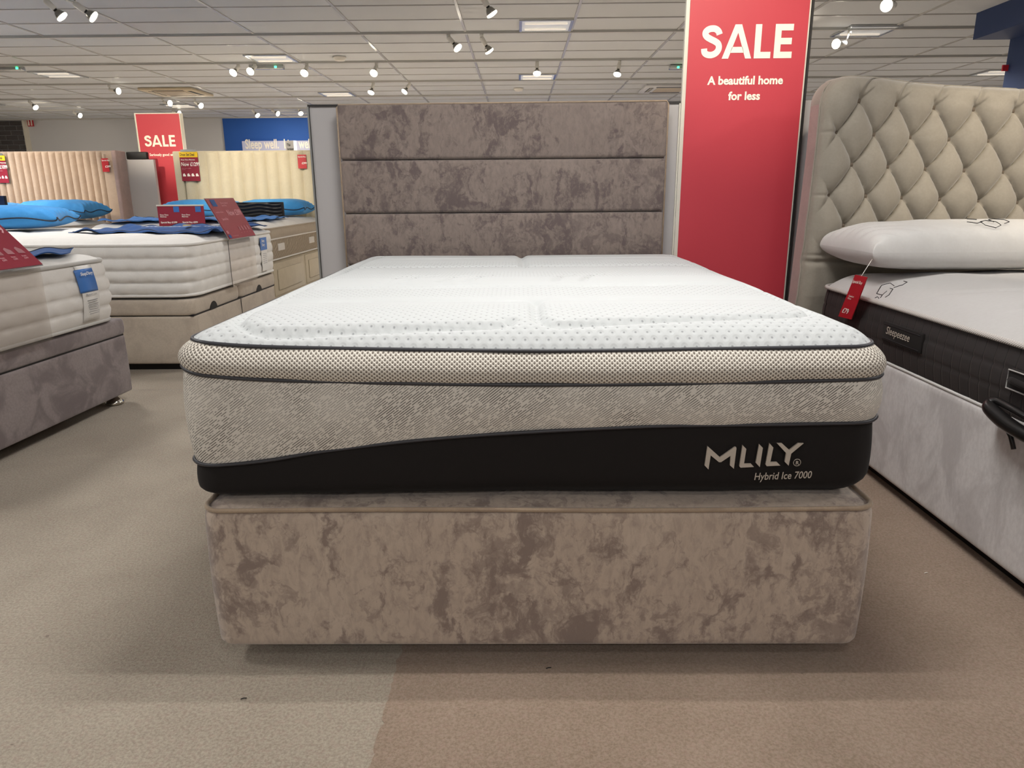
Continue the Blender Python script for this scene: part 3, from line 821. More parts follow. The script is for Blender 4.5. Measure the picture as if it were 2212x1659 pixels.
# brand lettering on the black border (traced letter outlines, flat print)
YL = 1.4655-.0105
def lg(pts): return [at(1480+a/6.506, 900+b/6.506, Y=YL) for a, b in pts]
letters = [
 [(315, 415), (490, 572), (700, 425), (718, 430), (722, 450), (685, 733), (630, 685), (640, 550), (505, 640), (475, 640), (360, 545), (328, 742), (275, 688)],
 [(808, 402), (860, 455), (828, 662), (925, 662), (968, 708), (780, 718), (763, 700)],
 [(1042, 387), (1093, 440), (1050, 710), (993, 650)],
 [(1187, 375), (1240, 435), (1198, 640), (1290, 638), (1338, 688), (1148, 697), (1132, 675)],
 [(1293, 376), (1360, 374), (1465, 470), (1590, 374), (1667, 375), (1492, 520), (1455, 690), (1400, 635), (1422, 515)]]
bm = bmesh.new()
for L in letters:
    pts = lg(L); a = [bm.verts.new(p) for p in pts]; b = [bm.verts.new(p+Vector((0, .004, 0))) for p in pts]; n = len(a)
    for tr in tessellate_polygon([[Vector((p.x, p.z, 0)) for p in pts]]): bm.faces.new([a[i] for i in tr])
    for i in range(n): bm.faces.new((a[i], b[i], b[(i+1) % n], a[(i+1) % n]))
from_bm('lettering', bm, M['silver_thread'], mt, label='silver brand lettering')
pc = at(1480+1573/6.506, 900+645/6.506, Y=YL); 
tube('registered_mark', [(pc.x+.0078*math.cos(a), YL, pc.z+.0078*math.sin(a)) for a in np.linspace(0, 2*PI, 25)[:-1]], .0008, M['silver_thread'], mt, closed=True, ns=5)
text('lettering', 'R', .0115, frame_front(pc.x-.0036, YL, pc.z-.004), M['silver_thread'], mt, .0003)
p0 = at(1480+960/6.506, 900+888/6.506, Y=YL); p1 = at(1480+1830/6.506, 900+858/6.506, Y=YL)
text('lettering', 'Hybrid Ice 7000', .0238, frame_any(p0, p1-p0, (0, 0, 1)), M['silver_thread'], mt, .0002, shear=.12, wide=(p1-p0).length/.1665)

# headboard of the near bed: three stacked padded panels
hb = thing('headboard', 'tall crushed velvet headboard of three stacked horizontal panels behind near bed', 'headboard', (-.07, 3.49, 0))
HX0, HX1 = -.826, .684
for zlo, zhi in ((.724, .963), (.967, 1.204), (1.208, 1.449)):
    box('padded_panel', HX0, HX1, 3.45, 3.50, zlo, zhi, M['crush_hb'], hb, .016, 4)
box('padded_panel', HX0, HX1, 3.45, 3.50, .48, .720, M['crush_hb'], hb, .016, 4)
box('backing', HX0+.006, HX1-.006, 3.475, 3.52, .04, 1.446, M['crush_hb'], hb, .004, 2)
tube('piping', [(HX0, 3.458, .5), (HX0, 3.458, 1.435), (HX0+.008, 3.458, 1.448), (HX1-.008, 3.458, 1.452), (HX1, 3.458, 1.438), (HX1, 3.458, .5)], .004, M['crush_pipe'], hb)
# low white display partition behind it
pw = thing('partition', 'low white display partition behind the three-panel headboard', 'partition', (-.11, 3.57, 0))
box('panel', -.972, .750, 3.525, 3.60, 0, 1.447, M['panel'], pw)
box('top_trim', -.976, .754, 3.518, 3.605, 1.447, 1.456, M['trim_dark'], pw)
box('edge_trim', -.979, -.971, 3.518, 3.605, 0, 1.447, M['alu'], pw)
box('edge_trim', -.971, -.968, 3.519, 3.524, 0, 1.447, M['trim_dark'], pw)
box('edge_trim', .745, .752, 3.512, 3.605, 0, 1.447, M['frame_white'], pw)

# ------------------------------------------------------------------ SALE banners
def stroke(pts, w_):
    P = [np.array(p) for p in pts]; L = []; Rr = []
    for i in range(len(P)):
        a = P[max(0, i-1)]; b = P[min(len(P)-1, i+1)]; t = (b-a)/np.linalg.norm(b-a); n = np.array([-t[1], t[0]])
        L.append(P[i]+n*w_/2); Rr.append(P[i]-n*w_/2)
    return L, Rr
def sale_letters(name, frame, w_, h, mat, parent):
    """frame origin at the lower left of the word; total width w_, cap height h"""
    bm = bmesh.new()
    def quad(pts):
        a = [bm.verts.new(frame(p[0]*w_, p[1]*h, .0015)) for p in pts]
        bm.faces.new(a)
    # S
    c = smooth_poly([(.193, .71), (.180, .80), (.150, .868), (.115, .885), (.075, .865), (.045, .80), (.040, .72), (.058, .645), (.100, .575), (.145, .515), (.182, .44), (.193, .33), (.180, .22), (.150, .145), (.108, .110), (.066, .13), (.040, .19), (.034, .30)], 5)
    cc = [(x*w_, y*h) for x, y in c]; L, Rr = stroke(cc, .192*h)
    for i in range(len(L)-1):
        q = [L[i], Rr[i], Rr[i+1], L[i+1]]; quad([(p[0]/w_, p[1]/h) for p in q])
    # A
    quad([(.230, 0), (.300, 0), (.3925, .76), (.3925, 1.0), (.357, 1.0)]); quad([(.550, 0), (.484, 0), (.3925, .76), (.3925, 1.0), (.428, 1.0)])
    quad([(.318, .17), (.466, .17), (.448, .345), (.337, .345)])
    # L
    quad([(.577, 0), (.645, 0), (.645, 1), (.577, 1)]); quad([(.645, 0), (.755, 0), (.755, .19), (.645, .19)])
    # E
    quad([(.790, 0), (.858, 0), (.858, 1), (.790, 1)])
    for a in (0, .405, .81): quad([(.858, a), (.985 if a != .405 else .975, a), (.985 if a != .405 else .975, a+.19), (.858, a+.19)])
    return from_bm(name, bm, mat, parent)
def banner(x0, x1, y, ztop_, label, deep, near):
    t = thing('banner', label, 'sale banner', ((x0+x1)/2, y+deep/2, 0))
    box('frame', x0, x1, y+.004, y+deep, 0, ztop_, M['frame_white'], t)
    box('red_panel', x0+.012, x1-.008, y, y+.004, .0, ztop_-.012, M['red'], t)
    box('edge_trim', x0-.006, x0, y-.002, y+.02, 0, ztop_, M['frame_white'], t)
    W = x1-x0
    if near:
        sale_letters('lettering', frame_front(.826, y, 1.632), .415, .141, M['cream_print'], t)
        text('lettering', 'A beautiful home', .0490, frame_front(1.036, y, 1.524), M['cream_print'], t, .0016, 'CENTER', wide=1.0)
        text('lettering', 'for less', .0490, frame_front(1.036, y, 1.458), M['cream_print'], t, .0016, 'CENTER', wide=1.0)
    else:
        sale_letters('lettering', frame_front(-4.64, y, 1.64), .39, .135, M['cream_print'], t)
        text('lettering', 'Seriously good savings', .044, frame_front(-4.60, y, 1.530), M['cream_print'], t, .001, 'LEFT', wide=.95)
    return t
banner(.757, 1.306, 3.50, 2.03, 'tall red SALE banner right beside the near headboard', .05, True)
banner(-4.72, -4.165, 9.30, 2.035, 'distant red SALE banner between the two channelled headboards', .09, False)
# grey partition strip seen right of the near banner
pe = thing('partition', 'grey display partition behind the tufted headboard', 'partition', (2.2, 3.62, 0))
box('panel', 1.318, 3.4, 3.56, 3.64, 0, 1.46, M['panel'], pe)
box('edge_trim', 1.308, 1.318, 3.50, 3.64, 0, 2.0, M['trim_dark'], pe)

# ------------------------------------------------------------------ RIGHT BED
rb = thing('divan_base', 'silver grey velvet divan base of the right-hand bed', 'bed base', (2.07, 2.1, 0), math.radians(0.6))
soft_body('body', 1.315, 2.82, .95, 3.15, .05, .455, .05, M['silver_velvet'], rb, .004, 12, .014)
Oe = outline(.7525-.006, 1.1-.006, .05, .04)
pipe('piping', Oe, (2.0675, 2.05), .458, 0, .006, M['white_E'], rb, 'pale piping')
box('plinth', 1.37, 2.77, 1.0, 3.1, 0, .05, M['black'], rb, label='black recessed plinth')

ec = (2.085, 2.10); EHX, EHY = .765, 1.02
em = thing('mattress', 'mattress with white stretch top and dark quilted border on the right-hand bed', 'mattress', (2.085, 2.1, .46), math.radians(0.6))
Oe = outline(EHX, EHY, .10, .015, 10)
def offE(s, t, x, y):
    b = .004*abs(math.sin(PI*s/.09))**.5
    r = sum(.0035*math.exp(-((t-q)/.03)**2) for q in (.34, .66))
    return .012*math.sin(PI*t) - r + b*.5
border('quilted_border', Oe, ec, .465, .652, offE, 24, M['dark_quilt'], em, 'dark quilted border')
pipe('piping', Oe, ec, .658, .006, .0085, M['stripe'], em, 'striped grey piping', ns=8)
def zE(X, Y):
    d = inside_dist(X, Y, EHX, EHY, .10)
    z = .658 + .088*(1-np.exp(-np.maximum(d, 0)/.10))
    z = z + .010*vnoise(X, Y, 14, 2.)*np.minimum(1, d/.2)
    for gy in (-.75, -.42, -.1, .22):
        z = z - .008*np.exp(-((Y-gy-.25*(X+.765)**2-.12*np.sin(X*6))/.025)**2)*np.minimum(1, d/.2)
    return z
topgrid('top_panel', ec, EHX, EHY, .10, zE, 150, 180, M['white_E_top'], em)
def hexring(c, r, f, mat, parent, miss=(), rad=.0022, name='molecule_print', rot=0):
    """open hexagon drawn as thin raised print lines; f maps (u, v) to the surface"""
    P = [(c[0]+r*math.cos(rot+PI/3*k), c[1]+r*math.sin(rot+PI/3*k)) for k in range(6)]
    for k in range(6):
        if k in miss: continue
        a, b = P[k], P[(k+1) % 6]
        tube(name, [f(a[0]+(b[0]-a[0])*i/3, a[1]+(b[1]-a[1])*i/3) for i in range(4)], rad, mat, parent, ns=4)
def surfE(u, v):
    X, Y = np.array([[u-ec[0]]]), np.array([[v-ec[1]]]); return (u, v, float(zE(X, Y)[0, 0])+.0005)
for seg in ([(1895, 634), (1906, 616), (1925, 611), (1933, 617)], [(1895, 634), (1907, 637), (1917, 628)], [(1924, 622), (1930, 624), (1921, 637), (1913, 642)], [(1932, 621), (1951, 615), (1961, 609), (1954, 607)], [(1903, 642), (1907, 637)], [(1891, 644), (1897, 640), (1900, 643)]):
    q_ = []
    for x_, y_ in seg:
        zz_ = .72
        for _ in range(12):
            p_ = at(x_, y_, Z=zz_); zz_ = .5*zz_+.5*surfE(p_.x, p_.y)[2]
        q_.append(at(x_, y_, Z=zz_))
    tube('molecule_print', [surfE(a.x+(b.x-a.x)*k/4, a.y+(b.y-a.y)*k/4) for a, b in zip(q_[:-1], q_[1:]) for k in range(5)], .0016, M['black'], em, ns=4)
XE = ec[0]-EHX-.014
pt = box('label_patch', XE-.006, XE+.006, 2.275, 2.525, .540, .606, M['black_fab'], em, .003, 2, 'black label patch')
for zz in (.548, .598): tube('stitching', [(XE-.007, 2.285+k*.01, zz) for k in range(24)], .0007, M['piping'], pt, ns=4)
text('lettering', 'Sleepeezee', .038, frame_side(XE-.0075, 2.495, .566, -1), M['silver_thread'], pt, .0002, shear=.25, wide=.90)
hd = box('handle', XE-.010, XE+.004, 1.62, 1.855, .541, .597, M['black_fab'], em, .004, 2, 'black woven carrying handle')
tube('strap', [(XE-.012-.012*math.sin(PI*k/10), 1.84-.02*k, .569) for k in range(11)], .009, M['black_fab'], hd, ns=6)
tube('rim', [(XE-.012, 1.852, .544), (XE-.012, 1.852, .594), (XE-.012, 1.62, .594), (XE-.012, 1.62, .544)], .0022, M['grey_pipe'], hd, closed=True, ns=5)
# black gas-strut strap clip hooked over the base edge
ck = thing('pull_strap', 'glossy black looped pull strap on the edge of the right-hand base', 'strap', (1.30, 1.80, .46))
pts = [(1.318, 1.60, .452), (1.300, 1.66, .452), (1.292, 1.72, .458), (1.290, 1.78, .466), (1.290, 1.83, .478), (1.292, 1.855, .487), (1.300, 1.862, .497), (1.306, 1.850, .505), (1.308, 1.82, .503), (1.309, 1.76, .498), (1.314, 1.70, .490), (1.32, 1.64, .480)]
pts = [(x_-.022, y_, z_) for x_, y_, z_ in pts]
tube('loop', smooth_poly(pts, 5), [.010+.010*math.sin(PI*min(1, i/35)) for i in range(len(smooth_poly(pts, 5)))], M['black_plastic'], ck, ns=12)
tube('cord', [(1.280, 1.80, .455), (1.284, 1.775, .43), (1.287, 1.76, .40)], .006, M['black_plastic'], ck, ns=8)

# tufted headboard
he = thing('headboard', 'deep button tufted grey velvet headboard with winged edge on the right', 'headboard', (2.1, 3.32, 0), math.radians(1.5))
px_, pz_ = .176, .252
nx, nz = 420, 300
xs = np.linspace(0, 1.66, nx); zs = np.linspace(.05, 1.50, nz)
XX, ZZ = np.meshgrid(xs, zs)
TOPX = 1.50; Z0 = 1.408
u = (XX-.160)/px_ + (ZZ-Z0)/pz_; v = (XX-.160)/px_ - (ZZ-Z0)/pz_
a = np.abs(np.sin(PI*u)); b = np.abs(np.sin(PI*v))
tuft = .048*(a*b)**.40
# buttons pull deep
du = u-np.round(u); dv = v-np.round(v); rr = np.hypot(du, dv); tuft -= .012*np.exp(-(rr/.12)**2)
flat = .030
# the tufting fades into plain padding below the last row and near the edges
last = Z0-.126*5
k_low = 1/(1+np.exp(-(ZZ-(last+.02))/.018)); k_side = 1/(1+np.exp(-(XX-.045)/.014)); k_top = 1/(1+np.exp((ZZ-1.435)/.012))
pleat = .020*np.exp(-(np.minimum(np.abs((XX-.160)/px_-np.round((XX-.160)/px_)), 1)*px_/.010)**2)
D = flat + (tuft-flat)*k_low*k_side*k_top
D -= pleat*(1-k_top)
for zr in (Z0-.126, Z0-.126*3, Z0-.126*5):
    D -= .006*np.exp(-((ZZ-zr)/.006)**2)*(XX < .085)
D -= .014*np.exp(-((ZZ-(last-.03))/.012)**2)
# rounded outer edge: front curls back at the left edge and the top, wing comes forward at left
edge = np.minimum(XX, .05)/.05; roll = .05*(1-np.sqrt(np.clip(1-(1-edge)**2, 0, 1)))
te = np.clip((TOPX-ZZ)/.055, 0, 1); roll2 = .07*(1-np.sqrt(np.clip(1-(1-te)**2, 0, 1)))
wing = .075*np.exp(-(XX/.32)**2)*np.clip((ZZ-.2)/.4, 0, 1)
YY = 3.29 - D - wing + roll + roll2
# silhouette: rounded top left corner, slight waist
cr = .10
xoff = np.where(ZZ > TOPX-cr, cr-np.sqrt(np.maximum(cr**2-(ZZ-(TOPX-cr))**2, 0)), 0)
zdrop = -.040*np.clip((XX-.2)/.9, 0, 1) + .016*np.exp(-(XX/.26)**2)*((ZZ-.05)/1.46)**3
waist = -.03*np.clip(1.2-ZZ, 0, 1) + .0
PX = 1.272 + XX + xoff*(1-XX/1.66) + (waist)*(1-XX/1.66)
P = np.stack([PX, YY, ZZ+zdrop], -1)
gridobj('tufted_panel', P, M['tuft_velvet'], he)
# side and back shell following the outline
side = [P[i, 0] for i in range(nz)] + [P[-1, j] for j in range(1, nx)]
def shell(name, pts, mat, label=None):
    vs = []; fs = []
    for p in pts: vs += [(p[0], p[1], p[2]), (p[0]-.006, p[1]+.05, p[2]), (p[0]+.004, 3.345, p[2])]
    for i in range(len(pts)-1):
        for k in range(2): fs.append((3*i+k, 3*i+k+1, 3*(i+1)+k+1, 3*(i+1)+k))
    mobj(name, vs, fs, mat, he, True, None, label)
shell('side_panel', side[:nz-22], M['pink_reflection_velvet'], 'velvet side with pinkish reflection in its colour')
shell('top_roll', side[nz-23:], M['tuft_velvet'])
back = [P[0, 0], P[-1, 20], P[-1, -1], P[0, -1]]
mobj('back_panel', [(p[0]+.01, 3.343, p[2]-(.05 if p[2] > 1 else 0)) for p in back], [(0, 1, 2, 3)], M['pink_reflection_velvet'], he)
tube('edge_piping', [(p[0]-.002, p[1], p[2]) for p in side[::6]], .004, M['tuft_velvet'], he, ns=6)
bmesh_b = lathe_mesh('button', [(.0135, .004), (.0125, .0), (.008, -.004), (.002, -.0055)], plain('button_velvet', '6b6054', .8), 14)
qb = Vector((0, 0, 1)).rotation_difference(Vector((0, -1, 0)))
for r in range(6):
    zr = Z0-.126*r
    for c in range(-1, 9):
        xr = .160+px_*c + (px_/2 if r % 2 else 0) - (0 if r % 2 == 0 else px_)
        if r % 2 and c == -1: continue
        if xr < .06 or xr > 1.6 or zr < .8: continue
        j = int(np.argmin(np.abs(xs-xr))); i = int(np.argmin(np.abs(zs-zr)))
        p = P[i, j]; o = link_mesh('button', bmesh_b, he, Vector((p[0], p[1]-.003, p[2]))-ORG[he.name], qb)

# ------------------------------------------------------------------ pillows
def pillow(label, c, sx, sy, sz, mat, rotz=0, tilt=0, trim=None, grp=None, pinch=.10, seed=1, name='pillow', wr=.004, rx=0, boxy=.22):
    t = thing(name, label, 'pillow', c, rotz, grp)
    if tilt or rx: t.rotation_euler = (rx, tilt, rotz)
    n = 56; u = np.sin(np.linspace(-PI/2, PI/2, n)); U, V = np.meshgrid(u, u)
    ph = (np.clip(1-np.abs(U)**3.6, 0, 1)**.45)*(np.clip(1-np.abs(V)**2.8, 0, 1)**.55)
    ph = (boxy+(1-boxy)*ph)*np.clip(1-np.maximum(np.abs(U), np.abs(V))**30, 0, 1)**.5
    e = 1-pinch*(1-np.abs(V)**2)*np.abs(U)**4*.5; f = 1-pinch*(1-np.abs(U)**2)*np.abs(V)**4
    X = U*sx/2*e; Y = V*sy/2*f
    wn = wr*vnoise(X, Y, 26, seed)*np.minimum(1, ph*3)
    edge = np.maximum(np.abs(U), np.abs(V))**6; wrk = wr*1.5*edge*np.sin(U*30+V*22+seed)*(1-np.maximum(np.abs(U), np.abs(V))**20)
    for s, nm in ((1, 'cover'), (-1, 'underside')):
        Z = sz*(.42 if s < 0 else .58)*ph*s + (sz*.42) + (wn+wrk if s > 0 else 0)
        if s < 0: Z = np.maximum(Z, 0.0+ sz*.05*(1-ph))
        P = np.stack([X+c[0], Y+c[1], Z+c[2]], -1)
        gridobj(nm, P if s > 0 else P[::-1], mat, t)
    if trim:
        pts = []
        m = 40
        for k in range(4*m):
            q = k/m; sd = int(q); w_ = math.sin((q-sd-.5)*PI)
            uu, vv_ = ((w_, -1), (1, w_), (-w_, 1), (-1, -w_))[sd]
            e_ = 1-pinch*(1-vv_**2)*abs(uu)**4*.5; f_ = 1-pinch*(1-uu**2)*abs(vv_)**4
            pts.append((c[0]+uu*sx/2*e_, c[1]+vv_*sy/2*f_, c[2]+sz*.42+.012*math.sin(k*.35+seed)))
        tube('piping', pts, .005, trim, t, closed=True, ns=5)
    return t
pil = pillow('large white pillow with printed hexagons against the tufted headboard', (1.80, 2.93, .748), .98, .46, .19, M['white_E'], math.radians(1), 0, None, None, .04, 3, wr=.008, boxy=.34)
def surfP(cx, cz):
    return lambda u_, v_: Vector((u_, 2.86-0.0, v_))
def pil_pt(u_, v_):
    # surface of the pillow front at local (x, z)
    return (u_, v_[0], v_[1])
def pilsurf(x, y):
    U = (x-1.80)/.49; V = (y-2.93)/.23
    ph = (max(0, 1-abs(U)**3.6)**.45)*(max(0, 1-abs(V)**2.8)**.55)
    ph = .34+.66*ph
    return (x, y, .748+.19*(.58*ph+.42)+.010)
for cx_, cy_, miss in ((1.775, 2.765, ()), (1.825, 2.795, (3,)), (1.725, 2.80, (1, 2, 5))):
    hexring((cx_, cy_), .034, pilsurf, M['black'], pil, miss, .0014, rot=PI/6)
tg = thing('price_tag', 'red Special Buy £79 tag hanging from the white pillow', 'price tag', (1.27, 2.70, .58))
q = [Vector(p) for p in ((1.262, 2.70, .748), (1.262, 2.605, .750), (1.266, 2.70, .578), (1.266, 2.81, .572))]
mobj('card', [p for p in q]+[p+Vector((.003, 0, 0)) for p in q], [(0, 1, 2, 3), (7, 6, 5, 4), (0, 4, 5, 1), (1, 5, 6, 2), (2, 6, 7, 3), (3, 7, 4, 0)], M['tag_red'], tg)
eu = (q[1]-q[0]).normalized(); evv = (q[0]-q[3]).normalized()
fr = frame_any(q[3]+Vector((-.002, 0, 0)), eu, evv)
text('lettering', '£79', .034, lambda a, b, c: fr(a+.018, b+.025, 0), M['white_print'], tg, .0006)
text('lettering', 'Special Buy', .019, lambda a, b, c: fr(a+.006, b+.172, 0), M['white_print'], tg, .0002, wide=.9)
text('lettering', 'Comfort\nPillow', .012, lambda a, b, c: fr(a+.02, b+.105, 0), M['white_print'], tg, .0001)
tube('string', [(1.262, 2.65, .748), (1.30, 2.68, .79), (1.345, 2.74, .815)], .0012, M['white_print'], tg, ns=4)

# ------------------------------------------------------------------ LEFT NEAR BED (A), foot end towards the aisle
ra = math.radians(3.3)
xa = -2.045
ab = thing('divan_base', 'grey mauve velvet ottoman base of the nearest left-hand bed', 'bed base', (xa, 3.63, 0), ra)
ab.rotation_euler.z = -ra
AX0, AY0, AY1 = xa-2.0, 2.12, 3.63
soft_body('lower_body', AX0, xa, AY0, AY1, .062, .358, .02, M['purple_velvet'], ab, .002, 10, .010)
soft_body('lid', AX0, xa+.002, AY0, AY1, .364, .446, .02, M['purple_velvet'], ab, .004, 8, .014)
box('seam', AX0+.01, xa-.006, AY0+.01, AY1-.01, .355, .367, M['black'], ab)
gl2 = lathe_mesh('glide', [(.016, 0), (.016, .016), (.030, .030), (.044, .046), (.045, .056), (.038, .060)], M['chrome'], 24)
for gx, gy in ((xa-.07, 3.56), (xa-.07, 2.2), (AX0+.08, 3.56), (AX0+.08, 2.2)):
    link_mesh('glide', gl2, ab, Vector((gx, gy, .062))-ORG[ab.name])
am = thing('mattress', 'white quilted mattress with grey edge piping on the nearest left-hand bed', 'mattress', (xa, 3.56, .45), -ra)
ac = (xa-.985, 2.83); AHX, AHY = .99, .73
Oa = outline(AHX, AHY, .09, .016, 10)
def offA(s, t, x, y):
    zz = t*4; f = .008*abs(math.sin(PI*zz))**.6
    k = round(zz); dz = (zz-k)
    if 0 < k < 4:
        ds_ = (s % .14)-.07; f -= .008*math.exp(-(dz/.16)**2-(ds_/.022)**2)
    return f + .022*math.sin(PI*t)
border('quilted_border', Oa, ac, .462, .748, offA, 32, M['white_border'], am)
pipe('piping', Oa, ac, .752, .004, .010, M['grey_pipe'], am, 'grey edge piping', ns=8)
pipe('piping', Oa, ac, .462, .002, .009, M['grey_pipe'], am, 'grey edge piping', ns=8)
def zA(X, Y):
    d = inside_dist(X, Y, AHX, AHY, .09)
    return .754+.036*(1-np.exp(-np.maximum(d, 0)/.05))+.004*vnoise(X, Y, 20, 5.)*np.minimum(1, d/.1)
topgrid('top_panel', ac, AHX, AHY, .09, zA, 90, 80, M['white_quilt'], am)
# care label on its foot end
XA = xa+.030
def bulge_strip(name, y0, y1, z0, z1_, x, mat, parent, n=10, puff=.022, label=None, zlo=.462, zhi=.748):
    A = np.zeros((n+1, 2, 3))
    for i in range(n+1):
        z = z0+(z1_-z0)*i/n; t = (z-zlo)/(zhi-zlo); xx = x+puff*math.sin(PI*min(1, max(0, t)))
        A[i, 0] = (xx, y0, z); A[i, 1] = (xx, y1, z)
    return gridobj(name, A, mat, parent, None, label, .001)
bulge_strip('care_label', 3.285, 3.405, .48, .742, xa+.016, M['white_quilt'], am, label='white printed care label')
lb = bulge_strip('blue_label', 3.27, 3.40, .62, .726, xa+.0185, M['sign_blue'], am, label='blue maker label with white lettering')
text('lettering', 'SleepDiary', .021, frame_side(xa+.0445, 3.283, .700), M['white_print'], am, .0003, wide=.95)
text('lettering', 'Memory Lux', .015, frame_side(xa+.0445, 3.30, .604), M['grey_print'], am, .0002)
for k in range(8): box('print_line', xa+.040, xa+.0415, 3.31+.004*(k % 3), 3.385-.005*(k % 2), .580-.009*k, .582-.009*k, M['grey_print'], am)

def cloth(name, label, corners, zf, mat, seed, thick=.006, wave=.012, cat='runner', n=44, prints=None):
    t = thing(name, label, cat, (sum(c[0] for c in corners)/4, sum(c[1] for c in corners)/4, zf(corners[0][0], corners[0][1])))
    P = np.zeros((n, n, 3)); rs = random.Random(seed); ph = [rs.uniform(0, 6.28) for _ in range(8)]
    for i in range(n):
        for j in range(n):
            a, b = i/(n-1), j/(n-1)
            x = (1-a)*((1-b)*corners[0][0]+b*corners[1][0])+a*((1-b)*corners[3][0]+b*corners[2][0])
            y = (1-a)*((1-b)*corners[0][1]+b*corners[1][1])+a*((1-b)*corners[3][1]+b*corners[2][1])
            y += .03*math.sin(b*9+ph[0])*(1-a) + .03*math.sin(b*7+ph[1])*a; x += .03*math.sin(a*8+ph[2])
            wz = wave*(.5+.5*math.sin(x*14+y*9+ph[3]))*(.5+.5*math.sin(y*17-x*5+ph[4])) + wave*.4*math.sin(x*31+y*22+ph[5])
            P[i, j] = (x, y, zf(x, y)+.006+max(0, wz))
    gridobj('fabric', P, mat, t, solid=.004)
    for a in (2, n-3):
        tube('hem', [tuple(P[a, j]+np.array([0, 0, .003])) for j in range(n)], .003, M['ink'], t, ns=4)
    return t, P
zfA = lambda x, y: .792
cloth('bed_runner', 'royal blue cloth runner lying on the nearest left-hand mattress', [(-2.95, 2.55), (-2.10, 2.95), (-2.13, 3.46), (-2.95, 3.40)], zfA, M['navy_cloth'], 4, wave=.018)

# acrylic sign stands
def stand(label, x, y0, y1, zt, zb, topdx, topdz, face, rot=0, org_=None):
    t = thing('sign_stand', label, 'sign stand', org_ or (x, (y0+y1)/2, zb), rot)
    box('acrylic_sheet', x-.0015, x+.0015, y0, y1, zb, zt, M['acrylic'], t, label='clear acrylic sheet')
    box('acrylic_foot', x-.16, x, y0, y1, zb-.0015, zb+.0015, M['acrylic'], t, label='clear acrylic foot tucked under the mattress')
    tube('edge', [(x-.14, y0, zb), (x, y0, zb), (x, y0, zt), (x+.012, y0, zt+.012)], .0022, M['trim_dark'], t, ns=4)
    a = Vector((x+.012, y0, zt+.010)); ev_ = Vector((topdx, 0, topdz)); hgt = ev_.length
    fr = frame_any(a, (0, 1, 0), ev_)   # u along +Y, v up the slope, w towards the aisle
    W = y1-y0
    prism('sign_panel', [(0, 0), (W, 0), (W, hgt), (0, hgt)], .004, fr, M['sign_red'], t, label='crimson price sign')
    prism('holder', [(-.004, -.004), (W+.004, -.004), (W+.004, hgt+.004), (-.004, hgt+.004)], -.003, fr, M['louvre'], t)
    f2 = lambda u_, v_, w_: fr(u_, v_, .0056)
    face(t, f2, W, hgt)
    return t
def faceB(t, f, W, h):
    box_ = lambda nm, u0, v0, u1, v1, m: prism(nm, [(u0, v0), (u1, v0), (u1, v1), (u0, v1)], .0004, f, m, t)
    box_('logo_square', .10*W, h*.80, .26*W, h*.97, M['sign_blue'])
    text('lettering', 'Now £399', .060, lambda a, b, c: f(a+.44*W, b+h*.56, 0), M['pink_print'], t, .001, wide=.95)
    text('lettering', 'Memory mattress\nSpecial Buy', .018, lambda a, b, c: f(a+.40*W, b+h*.86, 0), M['pink_print'], t)
    text('lettering', 'Available in all sizes', .016, lambda a, b, c: f(a+.06*W, b+h*.64, 0), M['pink_print'], t)
    text('lettering', 'Special Buy', .022, lambda a, b, c: f(a+.14*W, b+h*.46, 0), M['pink_print'], t, .0004)
    for k in range(4):
        u0 = (.52+.11*k)*W
        prism('icon', [(u0, h*.17), (u0+.06*W, h*.17), (u0+.055*W, h*.23), (u0+.03*W, h*.30), (u0+.01*W, h*.26)], .0004, f, M['pink_print'], t)
        text('lettering', 'size', .010, lambda a, b, c, q=u0: f(a+q, b+h*.11, 0), M['pink_print'], t)
    box_('logo_square', .02*W, h*.02, .10*W, h*.10, M['sign_blue'])
    box_('logo_square', .02*W, h*.13, .09*W, h*.20, M['pink_print'])
    text('lettering', 'see in store for details', .012, lambda a, b, c: f(a+.14*W, b+h*.05, 0), M['pink_print'], t)
def faceA(t, f, W, h):
    for k in range(3):
        u0 = (.60+.13*k)*W
        prism('icon', [(u0, h*.24), (u0+.08*W, h*.23), (u0+.075*W, h*.30), (u0+.03*W, h*.36), (u0, h*.33)], .0004, f, M['pink_print'], t)
        text('lettering', 'from\n£399', .012, lambda a, b, c, q=u0: f(a+q, b+h*.17, 0), M['pink_print'], t, .0002)
    text('lettering', 'Now £499', .06, lambda a, b, c: f(a+.40*W, b+h*.62, 0), M['pink_print'], t, .001)
    text('lettering', 'Special Buy', .02, lambda a, b, c: f(a+.55*W, b+h*.48, 0), M['pink_print'], t, .0003)
stand('acrylic stand with crimson price sign on the nearest left-hand mattress', xa+.040, 2.58, 3.04, .765, .452, -.20, .21, faceA, -ra, (xa, 3.56, .45))

# ------------------------------------------------------------------ SECOND LEFT BED (B)
bb = thing('divan_base', 'beige velvet ottoman base with half-round handle cut-outs', 'bed base', (-3.0, 5.05, 0))
BX_, B0, B1 = -1.985, 4.28, 5.82
soft_body('lower_body', -3.98, BX_, B0, B1, .045, .340, .06, M['beige_velvet'], bb, .003, 10, .012)
soft_body('lid', -3.98, BX_+.002, B0, (B0+B1)/2-.001, .346, .442, .055, M['beige_velvet'], bb, .005, 8, .016)
soft_body('lid', -3.98, BX_+.002, (B0+B1)/2+.001, B1, .346, .442, .055, M['beige_velvet'], bb, .005, 8, .016)
box('plinth', -3.9, BX_-.06, B0+.05, B1-.05, 0, .045, M['black'], bb, label='black plinth')
box('seam', -3.95, BX_-.004, B0+.02, B1-.02, .338, .349, M['black'], bb)
tube('seam', [(BX_+.004, (B0+B1)/2, .05), (BX_+.004, (B0+B1)/2, .34)], .0025, M['black'], bb, ns=4)
